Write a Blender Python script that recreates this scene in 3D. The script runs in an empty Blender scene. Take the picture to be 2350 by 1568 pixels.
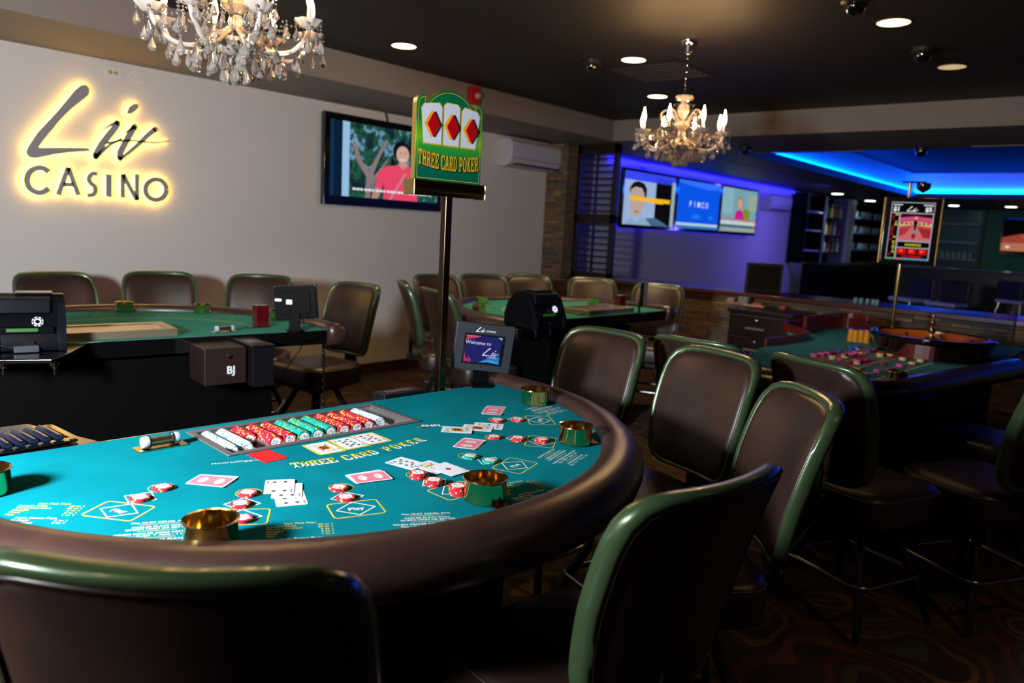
import bpy, bmesh, math, random
from mathutils import Vector, Matrix
random.seed(7)
PI = math.pi
S = bpy.context.scene
COL = S.collection

# ------------------------------------------------------------------ camera
CH = 1.50                                   # lens height above the carpet
FPX, PITCH, ROLL, YAW = 1731.0, math.radians(8.63), math.radians(3.06), math.radians(40.57)
_f = Vector((-math.sin(YAW)*math.cos(PITCH), math.cos(YAW)*math.cos(PITCH), -math.sin(PITCH)))
_r0 = Vector((math.cos(YAW), math.sin(YAW), 0)); _u0 = _r0.cross(_f)
_r = _r0*math.cos(ROLL) + _u0*math.sin(ROLL); _u = _u0*math.cos(ROLL) - _r0*math.sin(ROLL)
# the room: x away from the lettered wall, y along that wall into the depth of the room
cam = bpy.data.cameras.new('camera'); camo = bpy.data.objects.new('camera', cam); COL.objects.link(camo)
cam.sensor_width = 36; cam.lens = FPX/2350*36; cam.clip_start = .02; cam.clip_end = 100
camo.matrix_world = Matrix(((_r.x,_u.x,-_f.x,0),(_r.y,_u.y,-_f.y,0),(_r.z,_u.z,-_f.z,CH),(0,0,0,1)))
cam.dof.use_dof = True; cam.dof.focus_distance = 2.0; cam.dof.aperture_fstop = 3.2
S.camera = camo
def ray(px, py): return _r*((px-1175)/FPX) - _u*((py-784)/FPX) + _f
def at(px, py, z):  d = ray(px, py); k = (z-CH)/d.z; return Vector((d.x*k, d.y*k, z))
def atX(px, py, x): d = ray(px, py)*(x/ray(px, py).x); return Vector((x, d.y, d.z+CH))
def atY(px, py, y): d = ray(px, py)*(y/ray(px, py).y); return Vector((d.x, y, d.z+CH))

# ------------------------------------------------------------------ view, world, room lights
S.view_settings.view_transform = 'Standard'; S.view_settings.look = 'None'
S.view_settings.exposure = 0.0; S.view_settings.gamma = 1.0; S.view_settings.use_curve_mapping = False
S.render.film_transparent = False
cy = S.cycles
cy.max_bounces = 7; cy.diffuse_bounces = 3; cy.glossy_bounces = 4; cy.transmission_bounces = 7; cy.transparent_max_bounces = 8
cy.caustics_reflective = False; cy.caustics_refractive = False; cy.sample_clamp_indirect = 4.0; cy.sample_clamp_direct = 0
cy.use_denoising = True
try: cy.use_light_tree = True
except Exception: pass
W = bpy.data.worlds.new('world'); S.world = W; W.use_nodes = True
W.node_tree.nodes['Background'].inputs[0].default_value = (.5, .42, .38, 1); W.node_tree.nodes['Background'].inputs[1].default_value = .018

def lamp(name, kind, loc, col, power, size=.1, target=None, spot=None, blend=.5, size_y=None, soft=None):
    l = bpy.data.lights.new(name, kind); l.color = col; l.energy = power
    if kind == 'AREA':
        l.size = size
        if size_y: l.shape = 'RECTANGLE'; l.size_y = size_y
    else: l.shadow_soft_size = size
    if kind == 'SPOT': l.spot_size = math.radians(spot); l.spot_blend = blend
    o = bpy.data.objects.new(name, l); COL.objects.link(o); o.location = loc
    if target is not None: o.rotation_euler = (Vector(target)-Vector(loc)).to_track_quat('-Z', 'Y').to_euler()
    return o
# the photographer's strobe, held up at arm's length on the left of the lens
lamp('flash', 'SPOT', (-1.42, -.62, 1.60), (.89, .95, 1.0), 690, .15, (-4.3, 3.5, 1.0), spot=160, blend=1)

# ------------------------------------------------------------------ materials
def lin(c):
    if isinstance(c, str):
        c = [int(c[i:i+2], 16)/255 for i in (0, 2, 4)]
    return tuple((x/12.92 if x <= .04045 else ((x+.055)/1.055)**2.4) for x in c) + (1,)
_M = {}
def mat(name, col, rough=.5, metal=0, emis=None, es=0, spec=None, coat=0, trans=0, ior=None, bump=0, bscale=200, alpha=None, aniso=0):
    if name in _M: return _M[name]
    m = bpy.data.materials.new(name); m.use_nodes = True; nt = m.node_tree; b = nt.nodes['Principled BSDF']
    c = lin(col)
    b.inputs['Base Color'].default_value = c; b.inputs['Roughness'].default_value = rough; b.inputs['Metallic'].default_value = metal
    if emis: b.inputs['Emission Color'].default_value = lin(emis); b.inputs['Emission Strength'].default_value = es
    if spec is not None: b.inputs['Specular IOR Level'].default_value = spec
    if coat: b.inputs['Coat Weight'].default_value = coat; b.inputs['Coat Roughness'].default_value = .08
    if trans: b.inputs['Transmission Weight'].default_value = trans
    if ior: b.inputs['IOR'].default_value = ior
    if alpha is not None: b.inputs['Alpha'].default_value = alpha
    if bump:
        t = nt.nodes.new('ShaderNodeTexNoise'); t.inputs['Scale'].default_value = bscale; t.inputs['Detail'].default_value = 3
        co = nt.nodes.new('ShaderNodeTexCoord'); nt.links.new(co.outputs['Object'], t.inputs['Vector'])
        bp = nt.nodes.new('ShaderNodeBump'); bp.inputs['Strength'].default_value = bump; bp.inputs['Distance'].default_value = .002
        nt.links.new(t.outputs[0], bp.inputs['Height']); nt.links.new(bp.outputs[0], b.inputs['Normal'])
    _M[name] = m; return m
def ramp_mat(name, stops, scale, rough=.8, detail=4, dist=0, emit=0, tex='noise', mapping=None, bump=0, interp='LINEAR', metal=0):
    if name in _M: return _M[name]
    m = bpy.data.materials.new(name); m.use_nodes = True; nt = m.node_tree; b = nt.nodes['Principled BSDF']
    co = nt.nodes.new('ShaderNodeTexCoord'); mp = nt.nodes.new('ShaderNodeMapping')
    if mapping: mp.inputs['Scale'].default_value = mapping
    nt.links.new(co.outputs['Object'], mp.inputs['Vector'])
    if tex == 'noise':
        t = nt.nodes.new('ShaderNodeTexNoise'); t.inputs['Scale'].default_value = scale; t.inputs['Detail'].default_value = detail; t.inputs['Distortion'].default_value = dist
    elif tex == 'wave':
        t = nt.nodes.new('ShaderNodeTexWave'); t.inputs['Scale'].default_value = scale; t.inputs['Distortion'].default_value = dist; t.inputs['Detail'].default_value = detail
    elif tex == 'voronoi':
        t = nt.nodes.new('ShaderNodeTexVoronoi'); t.inputs['Scale'].default_value = scale
    nt.links.new(mp.outputs[0], t.inputs['Vector'])
    r = nt.nodes.new('ShaderNodeValToRGB'); r.color_ramp.interpolation = interp
    el = r.color_ramp.elements
    while len(el) < len(stops): el.new(.5)
    for e, (p, c) in zip(el, stops): e.position = p; e.color = lin(c)
    out = 'Color' if tex == 'voronoi' else 0
    src = t.outputs['Distance'] if tex == 'voronoi' else t.outputs[0 if tex == 'noise' else 'Fac']
    nt.links.new(src, r.inputs[0])
    nt.links.new(r.outputs[0], b.inputs['Base Color']); b.inputs['Roughness'].default_value = rough; b.inputs['Metallic'].default_value = metal
    if emit:
        nt.links.new(r.outputs[0], b.inputs['Emission Color']); b.inputs['Emission Strength'].default_value = emit
    if bump:
        bp = nt.nodes.new('ShaderNodeBump'); bp.inputs['Strength'].default_value = bump; bp.inputs['Distance'].default_value = .004
        nt.links.new(src, bp.inputs['Height']); nt.links.new(bp.outputs[0], b.inputs['Normal'])
    _M[name] = m; return m
def glow(name, col, s):                       # only for lamps, led strips and screens
    if name in _M: return _M[name]
    m = bpy.data.materials.new(name); m.use_nodes = True; nt = m.node_tree; nt.nodes.clear()
    e = nt.nodes.new('ShaderNodeEmission'); o = nt.nodes.new('ShaderNodeOutputMaterial')
    e.inputs[0].default_value = lin(col); e.inputs[1].default_value = s; nt.links.new(e.outputs[0], o.inputs[0])
    _M[name] = m; return m
def img(col, s=.9): return glow('screen_'+col+str(s), col, s)

# ------------------------------------------------------------------ mesh building
class MB:
    def __init__(s): s.v = []; s.f = []; s.m = []
    def add(s, vs, fs, mi=0, M=None):
        o = len(s.v)
        s.v += [(M @ Vector(p)) if M is not None else Vector(p) for p in vs]
        s.f += [tuple(i+o for i in f) for f in fs]; s.m += [mi]*len(fs)
    def box(s, a, b, mi=0, M=None):
        (x0,y0,z0),(x1,y1,z1) = a, b
        s.add([(x0,y0,z0),(x1,y0,z0),(x1,y1,z0),(x0,y1,z0),(x0,y0,z1),(x1,y0,z1),(x1,y1,z1),(x0,y1,z1)],
              [(0,3,2,1),(4,5,6,7),(0,1,5,4),(1,2,6,5),(2,3,7,6),(3,0,4,7)], mi, M)
    def flat(s, pts, z=0, mi=0, M=None):
        s.add([(p[0],p[1],z) for p in pts], [tuple(range(len(pts)))], mi, M)
    def prism(s, pts, z0, z1, mi=0, M=None):
        n = len(pts)
        s.add([(p[0],p[1],z0) for p in pts]+[(p[0],p[1],z1) for p in pts],
              [tuple(reversed(range(n))), tuple(range(n, 2*n))]+[(i,(i+1)%n,n+(i+1)%n,n+i) for i in range(n)], mi, M)
    def lathe(s, prof, n=24, mi=0, M=None, cap0=True, cap1=True, ymul=1, fn=None):
        vs = []
        for r, z in prof:
            for k in range(n):
                a = 2*PI*k/n; rr = r*(fn(a, z) if fn else 1)
                vs.append((rr*math.cos(a), rr*math.sin(a)*ymul, z))
        fs = []
        for j in range(len(prof)-1):
            for k in range(n): fs.append((j*n+k, j*n+(k+1)%n, (j+1)*n+(k+1)%n, (j+1)*n+k))
        if cap0: fs.append(tuple(reversed(range(n))))
        if cap1: fs.append(tuple(range((len(prof)-1)*n, len(prof)*n)))
        s.add(vs, fs, mi, M)
    def tube(s, path, r, n=8, mi=0, M=None, closed=False, flatten=1):
        P = [Vector(p) for p in path]; L = len(P); vs = []; up = None
        for i, p in enumerate(P):
            a = P[i-1] if (i or closed) else P[i]; b = P[(i+1) % L] if (i < L-1 or closed) else P[i]
            t = (b-a).normalized()
            if up is None: up = Vector((0,0,1)) if abs(t.z) < .9 else Vector((1,0,0))
            x = t.cross(up).normalized(); y = x.cross(t).normalized(); up = y
            rr = r[i] if isinstance(r, (list, tuple)) else r
            for k in range(n):
                an = 2*PI*k/n; vs.append(p + x*(rr*math.cos(an)) + y*(rr*flatten*math.sin(an)))
        fs = []
        for j in range(L if closed else L-1):
            j2 = (j+1) % L
            for k in range(n): fs.append((j*n+k, j*n+(k+1)%n, j2*n+(k+1)%n, j2*n+k))
        if not closed: fs += [tuple(reversed(range(n))), tuple(range((L-1)*n, L*n))]
        s.add(vs, fs, mi, M)
    def sweep(s, path, prof, mi=0, M=None, closed=False, caps=True):
        # path: [(pos, outward normal)], prof: [(d, z)] closed section
        n = len(prof); vs = [Vector(p)+Vector(q)*d+Vector((0,0,z)) for p, q in path for d, z in prof]
        L = len(path); fs = []
        for j in range(L if closed else L-1):
            j2 = (j+1) % L
            for k in range(n): fs.append((j*n+k, j*n+(k+1)%n, j2*n+(k+1)%n, j2*n+k))
        if caps and not closed: fs += [tuple(reversed(range(n))), tuple(range((L-1)*n, L*n))]
        s.add(vs, fs, mi, M)
    def stroke(s, pts, w, z0, z1, mi=0, M=None, sub=6, rnd=True):
        P, Wd = cat(pts, w, sub); L = []; R = []
        for i, p in enumerate(P):
            a = P[max(i-1, 0)]; b = P[min(i+1, len(P)-1)]
            dx, dy = b[0]-a[0], b[1]-a[1]; l = math.hypot(dx, dy) or 1; nx, ny = -dy/l, dx/l; h = Wd[i]/2
            L.append((p[0]+nx*h, p[1]+ny*h)); R.append((p[0]-nx*h, p[1]-ny*h))
        for i in range(len(P)-1):
            q = [R[i], R[i+1], L[i+1], L[i]]
            if z1 is None: s.flat(q, z0, mi, M)
            else: s.prism(q, z0, z1, mi, M)
        if rnd:
            for p, w_ in ((P[0], Wd[0]), (P[-1], Wd[-1])):
                c = [(p[0]+w_/2*math.cos(a*PI/5), p[1]+w_/2*math.sin(a*PI/5)) for a in range(10)]
                if z1 is None: s.flat(c, z0, mi, M)
                else: s.prism(c, z0, z1, mi, M)
    def text(s, txt, size, z0=0, z1=None, mi=0, M=None, align='CENTER', bold=0, sx=1):
        vs, fs = glyphs(txt, align, bold)
        vv = [(x*size*sx, y*size) for x, y in vs]
        if z1 is None: s.add([(x, y, z0) for x, y in vv], fs, mi, M)
        else:
            s.add([(x, y, z1) for x, y in vv], fs, mi, M)
            e = {}
            for f in fs:
                for i in range(len(f)):
                    k = (f[i], f[(i+1) % len(f)]); e[k] = 1
            n = len(vv); sd = [(a, b) for a, b in e if (b, a) not in e]
            s.add([(x, y, z0) for x, y in vv]+[(x, y, z1) for x, y in vv], [(a, b, n+b, n+a) for a, b in sd], mi, M)
    def build(s, name, mats, parent=None, smooth=0, bevel=0, bseg=2, sub=0, loc=None, recalc=True):
        me = bpy.data.meshes.new(name); me.from_pydata([tuple(p) for p in s.v], [], s.f)
        if not isinstance(mats, (list, tuple)): mats = [mats]
        for m in mats: me.materials.append(m)
        me.polygons.foreach_set('material_index', s.m)
        if recalc:
            bm = bmesh.new(); bm.from_mesh(me); bmesh.ops.recalc_face_normals(bm, faces=bm.faces); bm.to_mesh(me); bm.free()
        if smooth:
            me.polygons.foreach_set('use_smooth', [True]*len(me.polygons)); me.set_sharp_from_angle(angle=math.radians(smooth))
        me.update()
        o = bpy.data.objects.new(name, me); COL.objects.link(o)
        if parent: o.parent = parent
        if loc is not None: o.location = loc
        if bevel:
            b = o.modifiers.new('bevel', 'BEVEL'); b.width = bevel; b.segments = bseg; b.limit_method = 'ANGLE'; b.angle_limit = math.radians(40)
            if not smooth:
                me.polygons.foreach_set('use_smooth', [True]*len(me.polygons)); b.harden_normals = True
        if sub:
            b = o.modifiers.new('sub', 'SUBSURF'); b.levels = sub; b.render_levels = sub
        return o
def cat(pts, w, sub):
    if not isinstance(w, (list, tuple)): w = [w]*len(pts)
    P = []; Wd = []; n = len(pts)
    for i in range(n-1):
        p0, p1, p2, p3 = pts[max(i-1,0)], pts[i], pts[i+1], pts[min(i+2,n-1)]
        for k in range(sub):
            t = k/sub
            P.append(tuple(.5*((2*p1[j])+(-p0[j]+p2[j])*t+(2*p0[j]-5*p1[j]+4*p2[j]-p3[j])*t*t+(-p0[j]+3*p1[j]-3*p2[j]+p3[j])*t**3) for j in range(len(p1))))
            Wd.append(w[i]+(w[i+1]-w[i])*t)
    P.append(tuple(pts[-1])); Wd.append(w[-1]); return P, Wd
_G = {}
def glyphs(txt, align, bold):
    k = (txt, align, bold)
    if k in _G: return _G[k]
    c = bpy.data.curves.new('t', 'FONT'); c.body = txt; c.align_x = align; c.size = 1; c.offset = bold; c.resolution_u = 2; c.fill_mode = 'FRONT'
    o = bpy.data.objects.new('t', c); COL.objects.link(o); dg = bpy.context.evaluated_depsgraph_get(); dg.update()
    me = bpy.data.meshes.new_from_object(o.evaluated_get(dg))
    r = ([(v.co.x, v.co.y) for v in me.vertices], [tuple(p.vertices) for p in me.polygons])
    bpy.data.objects.remove(o); bpy.data.curves.remove(c); bpy.data.meshes.remove(me)
    _G[k] = r; return r
def ell(rx, ry, n=32, cx=0, cy=0): return [(cx+rx*math.cos(2*PI*k/n), cy+ry*math.sin(2*PI*k/n)) for k in range(n)]
def rrect(w, h, r, n=5, cx=0, cy=0):
    P = []
    for qx, qy, a0 in ((1,1,0),(-1,1,90),(-1,-1,180),(1,-1,270)):
        for k in range(n+1):
            a = math.radians(a0+90*k/n); P.append((cx+qx*(w/2-r)+r*math.cos(a), cy+qy*(h/2-r)+r*math.sin(a)))
    return P
def XF(loc=(0,0,0), rz=0, rx=0, ry=0, sc=1):
    return Matrix.Translation(loc) @ Matrix.Rotation(rz,4,'Z') @ Matrix.Rotation(ry,4,'Y') @ Matrix.Rotation(rx,4,'X') @ Matrix.Scale(sc,4)
def basis(o, x, y):                          # a frame with local x and y along the given directions
    x = Vector(x).normalized(); y = Vector(y); z = x.cross(y).normalized(); y = z.cross(x)
    return Matrix(((x.x,y.x,z.x,o[0]),(x.y,y.y,z.y,o[1]),(x.z,y.z,z.z,o[2]),(0,0,0,1)))

def tag(o, label=None, cat_=None, group=None, kind=None):
    if label: o['label'] = label
    if cat_: o['category'] = cat_
    if group: o['group'] = group
    if kind: o['kind'] = kind
    return o
def thing(name, label, cat_, M=None, loc=(0,0,0), rz=0, group=None):
    o = bpy.data.objects.new(name, None); o.empty_display_size = .1; COL.objects.link(o)
    if M is not None: o.matrix_world = M
    else: o.location = loc; o.rotation_euler = (0,0,rz)
    return tag(o, label, cat_, group)
def struct(name, mb, mats, **k):
    o = mb.build(name, mats, **k); o['kind'] = 'structure'; return o
KIDS = {}
def dup(root, M=None, label=None, loc=None, rz=None, group=None):
    def cp(o, par):
        c = o.copy(); COL.objects.link(c)
        if par is not None: c.parent = par
        for ch in KIDS.setdefault(o.name, [x for x in bpy.data.objects if x.parent == o]): cp(ch, c)
        return c
    r = cp(root, None)
    if M is not None: r.matrix_world = M
    if loc is not None: r.location = loc
    if rz is not None: r.rotation_euler = (0,0,rz)
    if label: r['label'] = label
    if group: r['group'] = group
    return r

# shared materials
def leather(name, c1, c2, rough):
    m = ramp_mat(name, [(.35, c1), (.7, c2)], 9, rough, 3); nt = m.node_tree; b = nt.nodes['Principled BSDF']
    t = nt.nodes.new('ShaderNodeTexVoronoi'); t.inputs['Scale'].default_value = 420
    co = nt.nodes.new('ShaderNodeTexCoord'); nt.links.new(co.outputs['Object'], t.inputs['Vector'])
    bp = nt.nodes.new('ShaderNodeBump'); bp.inputs['Strength'].default_value = .12; bp.inputs['Distance'].default_value = .0012
    nt.links.new(t.outputs['Distance'], bp.inputs['Height']); nt.links.new(bp.outputs[0], b.inputs['Normal']); return m
LEATH = leather('brown_leather', '291a16', '33221c', .38)
RAILM = leather('rail_leather', '2e1d19', '38251f', .34)
GREENF = mat('green_frame', '405436', .3, .35, coat=.3, bump=.05, bscale=300)
PIPING = mat('dark_piping', '2a1c1c', .35)
for _n in ('rail_leather',): _M[_n].node_tree.nodes['Principled BSDF'].inputs['Coat Weight'].default_value = .18; _M[_n].node_tree.nodes['Principled BSDF'].inputs['Coat Roughness'].default_value = .25
BRASS = mat('polished_brass', 'efcb7c', .12, 1)
BRASSD = mat('dark_brass', '8a6a35', .22, 1)
CHROME = mat('chrome', 'd8d8dc', .12, 1)
BLACK = mat('black_laminate', '040507', .45, spec=.06)
BLKGL = mat('black_gloss', '0a0a0c', .08, spec=.6, coat=.6)
BLKPL = mat('black_plastic', '0a0b0f', .35)
WHITE = mat('white_ink', 'e6e9ea', .6)
YELL = mat('yellow_ink', 'd8c32f', .6)
STEEL = mat('dark_steel', '2c2624', .4, .6)
FOOT = mat('foot_ring_steel', '9a9da4', .22, 1)
CLEAR = mat('clear_acrylic', 'f4fbff', .03, trans=1, ior=1.3)
# ------------------------------------------------------------------ the room
WX, Y0, Y1, ZC, ZS = -5.78, 7.20, 7.50, 2.72, 2.50
WALL = mat('grey_wall_paint', 'cbc6c2', .75, bump=.05, bscale=60)
SOFF = mat('soffit_paint', '7d726b', .7, bump=.05, bscale=50)
def carpet():
    m = bpy.data.materials.new('patterned_carpet'); m.use_nodes = True; nt = m.node_tree; N = nt.nodes.new; L = nt.links.new
    b = nt.nodes['Principled BSDF']; b.inputs['Roughness'].default_value = .95
    co = N('ShaderNodeTexCoord')
    n0 = N('ShaderNodeTexNoise'); n0.inputs['Scale'].default_value = 1.3; n0.inputs['Detail'].default_value = 1.5; L(co.outputs['Object'], n0.inputs['Vector'])
    mul = N('ShaderNodeMath'); mul.operation = 'MULTIPLY'; mul.inputs[1].default_value = 6.0; L(n0.outputs[0], mul.inputs[0])
    fr = N('ShaderNodeMath'); fr.operation = 'FRACT'; L(mul.outputs[0], fr.inputs[0])
    r = N('ShaderNodeValToRGB'); r.color_ramp.interpolation = 'CONSTANT'; e = r.color_ramp.elements
    st = [(0,'1d120b'),(.16,'7a3b12'),(.26,'2a1a0d'),(.36,'8d6a1c'),(.44,'23180d'),(.60,'4a5420'),(.72,'1d120b'),(.84,'6d2415'),(.93,'241409')]
    while len(e) < len(st): e.new(.5)
    for q, (p, c) in zip(e, st): q.position = p; q.color = lin(c)
    L(fr.outputs[0], r.inputs[0])
    n1 = N('ShaderNodeTexNoise'); n1.inputs['Scale'].default_value = 240; n1.inputs['Detail'].default_value = 2; L(co.outputs['Object'], n1.inputs['Vector'])
    n2 = N('ShaderNodeTexNoise'); n2.inputs['Scale'].default_value = 3; L(co.outputs['Object'], n2.inputs['Vector'])
    mx = N('ShaderNodeMix'); mx.data_type = 'RGBA'; mx.blend_type = 'MULTIPLY'; mx.inputs[0].default_value = .65
    L(r.outputs[0], mx.inputs['A']); L(n1.outputs[0], mx.inputs['B'])
    mx2 = N('ShaderNodeMix'); mx2.data_type = 'RGBA'; mx2.blend_type = 'MIX'; mx2.inputs['B'].default_value = lin('3a2312')
    L(n2.outputs[0], mx2.inputs[0]); L(mx.outputs['Result'], mx2.inputs['A']); L(mx2.outputs['Result'], b.inputs['Base Color'])
    bp = N('ShaderNodeBump'); bp.inputs['Strength'].default_value = .5; bp.inputs['Distance'].default_value = .004
    L(n1.outputs[0], bp.inputs['Height']); L(bp.outputs[0], b.inputs['Normal']); return m
def stone():
    m = bpy.data.materials.new('stacked_ledge_stone'); m.use_nodes = True; nt = m.node_tree; N = nt.nodes.new; L = nt.links.new
    b = nt.nodes['Principled BSDF']; b.inputs['Roughness'].default_value = .85
    g = N('ShaderNodeNewGeometry'); sp = N('ShaderNodeSeparateXYZ'); L(g.outputs['Position'], sp.inputs[0])
    ad = N('ShaderNodeMath'); ad.operation = 'ADD'; L(sp.outputs[0], ad.inputs[0]); L(sp.outputs[1], ad.inputs[1])
    cb = N('ShaderNodeCombineXYZ'); L(ad.outputs[0], cb.inputs[0]); L(sp.outputs[2], cb.inputs[1])
    br = N('ShaderNodeTexBrick'); L(cb.outputs[0], br.inputs['Vector'])
    br.inputs['Scale'].default_value = 1; br.inputs['Brick Width'].default_value = .21; br.inputs['Row Height'].default_value = .032
    br.inputs['Mortar Size'].default_value = .0022; br.offset = .37; br.squash = .7; br.squash_frequency = 3
    br.inputs['Color1'].default_value = (0,0,0,1); br.inputs['Color2'].default_value = (1,1,1,1); br.inputs['Mortar'].default_value = (0,0,0,1)
    r = N('ShaderNodeValToRGB'); e = r.color_ramp.elements; st = [(0,'241c18'),(.25,'5b5047'),(.5,'7a5a3c'),(.7,'4b4744'),(.85,'8c7050'),(1,'3a2a22')]
    while len(e) < len(st): e.new(.5)
    for q, (p, c) in zip(e, st): q.position = p; q.color = lin(c)
    n = N('ShaderNodeTexNoise'); n.inputs['Scale'].default_value = 7; L(cb.outputs[0], n.inputs['Vector'])
    mm = N('ShaderNodeMix'); mm.data_type = 'FLOAT'; mm.inputs[0].default_value = .25; L(br.outputs['Color'], mm.inputs[2]); L(n.outputs[0], mm.inputs[3])
    L(mm.outputs[0], r.inputs[0])
    mx = N('ShaderNodeMix'); mx.data_type = 'RGBA'; mx.blend_type = 'MULTIPLY'; mx.inputs[0].default_value = 1
    inv = N('ShaderNodeMath'); inv.operation = 'SUBTRACT'; inv.inputs[0].default_value = 1; L(br.outputs['Fac'], inv.inputs[1])
    L(r.outputs[0], mx.inputs['A']); L(inv.outputs[0], mx.inputs['B']); L(mx.outputs['Result'], b.inputs['Base Color'])
    bp = N('ShaderNodeBump'); bp.inputs['Strength'].default_value = .8; bp.inputs['Distance'].default_value = .015
    L(mm.outputs[0], bp.inputs['Height']); L(bp.outputs[0], b.inputs['Normal']); return m
def ceiltile():
    m = bpy.data.materials.new('dark_ceiling_tile'); m.use_nodes = True; nt = m.node_tree; N = nt.nodes.new; L = nt.links.new
    b = nt.nodes['Principled BSDF']; b.inputs['Roughness'].default_value = .6
    co = N('ShaderNodeTexCoord'); mp = N('ShaderNodeMapping'); mp.inputs['Location'].default_value = (.2,.1,0); L(co.outputs['Object'], mp.inputs['Vector'])
    br = N('ShaderNodeTexBrick'); L(mp.outputs[0], br.inputs['Vector']); br.offset = 0; br.inputs['Scale'].default_value = 1
    br.inputs['Brick Width'].default_value = 1.22; br.inputs['Row Height'].default_value = .61; br.inputs['Mortar Size'].default_value = .009
    br.inputs['Color1'].default_value = lin('15110f'); br.inputs['Color2'].default_value = lin('120e0d'); br.inputs['Mortar'].default_value = lin('060505')
    L(br.outputs['Color'], b.inputs['Base Color'])
    bp = N('ShaderNodeBump'); bp.inputs['Strength'].default_value = .6; bp.inputs['Distance'].default_value = .006; bp.invert = True
    L(br.outputs['Fac'], bp.inputs['Height']); L(bp.outputs[0], b.inputs['Normal']); return m
CARP, STONE, TILE = carpet(), stone(), ceiltile()
mb = MB(); mb.box((-6.2,-3.5,-.1),(5,24,0)); struct('floor', mb, CARP)
mb = MB(); mb.box((WX-.2,-3.5,0),(WX,Y1,2.9)); mb.box((WX-.2,Y1,0),(WX,24,2.9)); struct('wall_left', mb, WALL)
mb = MB(); mb.box((WX,-3.7,0),(5,-3.5,2.9)); struct('wall_back', mb, WALL)
mb = MB(); mb.box((4.8,-3.5,0),(5,24,2.9)); struct('wall_right', mb, WALL)
mb = MB(); mb.box((WX,21.2,0),(5,21.4,2.9)); struct('wall_far', mb, mat('green_wall_paint','1c6a5c',.6))
mb = MB(); mb.box((-4.85,-3.5,ZC),(5,Y0-.0,ZC+.1)); struct('ceiling', mb, TILE)
mb = MB()   # dropped soffits: along the lettered wall and over the half wall
mb.box((WX,-3.5,ZS),(-4.85,Y0,ZC+.1)); struct('ceiling_soffit_left', mb, SOFF)
mb = MB(); mb.box((WX,Y0,ZS),(5,8.62,ZC+.1)); struct('ceiling_soffit_bar', mb, SOFF)
DARKC = mat('bar_ceiling_paint','2b2a30',.55)
# bar ceiling with the blue lit recess
cx0, cx1, cy0, cy1 = -3.98, 3.4, 8.62, 16.9
mb = MB(); mb.box((WX,8.62,ZS),(cx0,21.2,ZS+.1)); mb.box((cx0,cy1,ZS),(5,21.2,ZS+.1)); mb.box((cx1,8.62,ZS),(5,cy1,ZS+.1))
struct('ceiling_bar', mb, DARKC)
COVE = mat('recess_paint','c4c6ce',.6)
mb = MB(); h = .50
mb.box((cx0-.25,8.62,ZS+.1),(cx0-.2,cy1+.25,ZS+h)); mb.box((cx0-.2,cy1+.2,ZS+.1),(cx1+.2,cy1+.25,ZS+h)); mb.box((cx1+.2,8.62,ZS+.1),(cx1+.25,cy1+.25,ZS+h))
mb.box((cx0-.25,8.57,ZS+.1),(cx1+.25,8.62,ZS+h)); struct('ceiling_recess', mb, COVE)
mb = MB(); mb.box((cx0-.25,8.57,ZS+h),(cx1+.25,cy1+.25,ZS+h+.05)); struct('ceiling_recess_top', mb, mat('recess_dark_paint','10101e',.8,spec=.02))
BLUEL = glow('blue_led', '0052ff', 190)
BLUEW = glow('blue_wall_led', '1a18ff', 7)
for a, b, l in (((cx0-.19,8.7,ZS+.11),(cx0-.17,cy1+.1,ZS+.14),'blue light strip along the left side of the ceiling recess'),
             ((cx0-.1,cy1+.16,ZS+.12),(cx1+.1,cy1+.19,ZS+.14),'blue light strip along the far side of the ceiling recess')):
    mb = MB(); mb.box(a, b); tag(mb.build('light_strip', BLUEL), l, 'led light')
# half wall with ledge, stone return and baseboards
mb = MB(); mb.box((-5.3,Y0,0),(5,Y1,.93)); mb.box((WX,Y1-.28,0),(-5.47,Y1,ZS)); struct('wall_half', mb, STONE)
mb = MB(); mb.box((-5.47,Y0-.02,0),(-5.3,Y1,.93)); struct('wall_half_end', mb, STONE)
mb = MB(); mb.box((-4.86,Y0-.05,.93),(5,Y1+.28,.975)); struct('trim_1', mb, mat('red_brown_wood','4a1d12',.3,coat=.3), bevel=.008)
mb = MB(); mb.box((WX,-3.5,0),(WX+.018,Y1-.3,.11)); struct('baseboard_left', mb, mat('brown_baseboard','3b1a0d',.45), bevel=.004)
mb = MB(); mb.box((-5.78,8.5,2.44),(-5.70,14.9,2.47)); tag(mb.build('light_strip', BLUEW), 'thin blue light strip above the three televisions', 'led light')
mb = MB(); mb.box((-5.775,8.75,1.58),(-5.75,13.1,1.595)); tag(mb.build('light_strip', glow('blue_thin_led','1a10ff',3)), 'thin blue light strip under the three televisions', 'led light')
# lattice screen
SCR = mat('dark_brown_wood','1a0f0d',.4)
A, B = -5.47, -4.90
t = thing('lattice_screen','tall dark brown slatted wooden screen standing beside the stone column','screen',loc=((A+B)/2,Y1-.06,0))
w2 = (B-A)/2; mb = MB()
mb.box((-w2,-.03,0),(-w2+.05,.03,ZS)); mb.box((w2-.06,-.03,0),(w2,.03,ZS)); mb.box((-w2,-.03,ZS-.11),(w2,.03,ZS)); mb.box((-w2,-.03,1.60),(w2,.03,1.70)); mb.box((-w2,-.03,.93),(w2,.03,1.02))
mb.build('frame', SCR, t, bevel=.003)
mb = MB()
for z0, z1 in ((1.02,1.6),(1.7,2.39)):
    k = 0
    z = z0+.03
    while z < z1: mb.box((-w2+.05,-.012,z),(w2-.06,.012,z+.018)); z += .075
    mb.box((-.02,-.02,z0),(-.002,.02,z1)); 
mb.build('slats', SCR, t)
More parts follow.
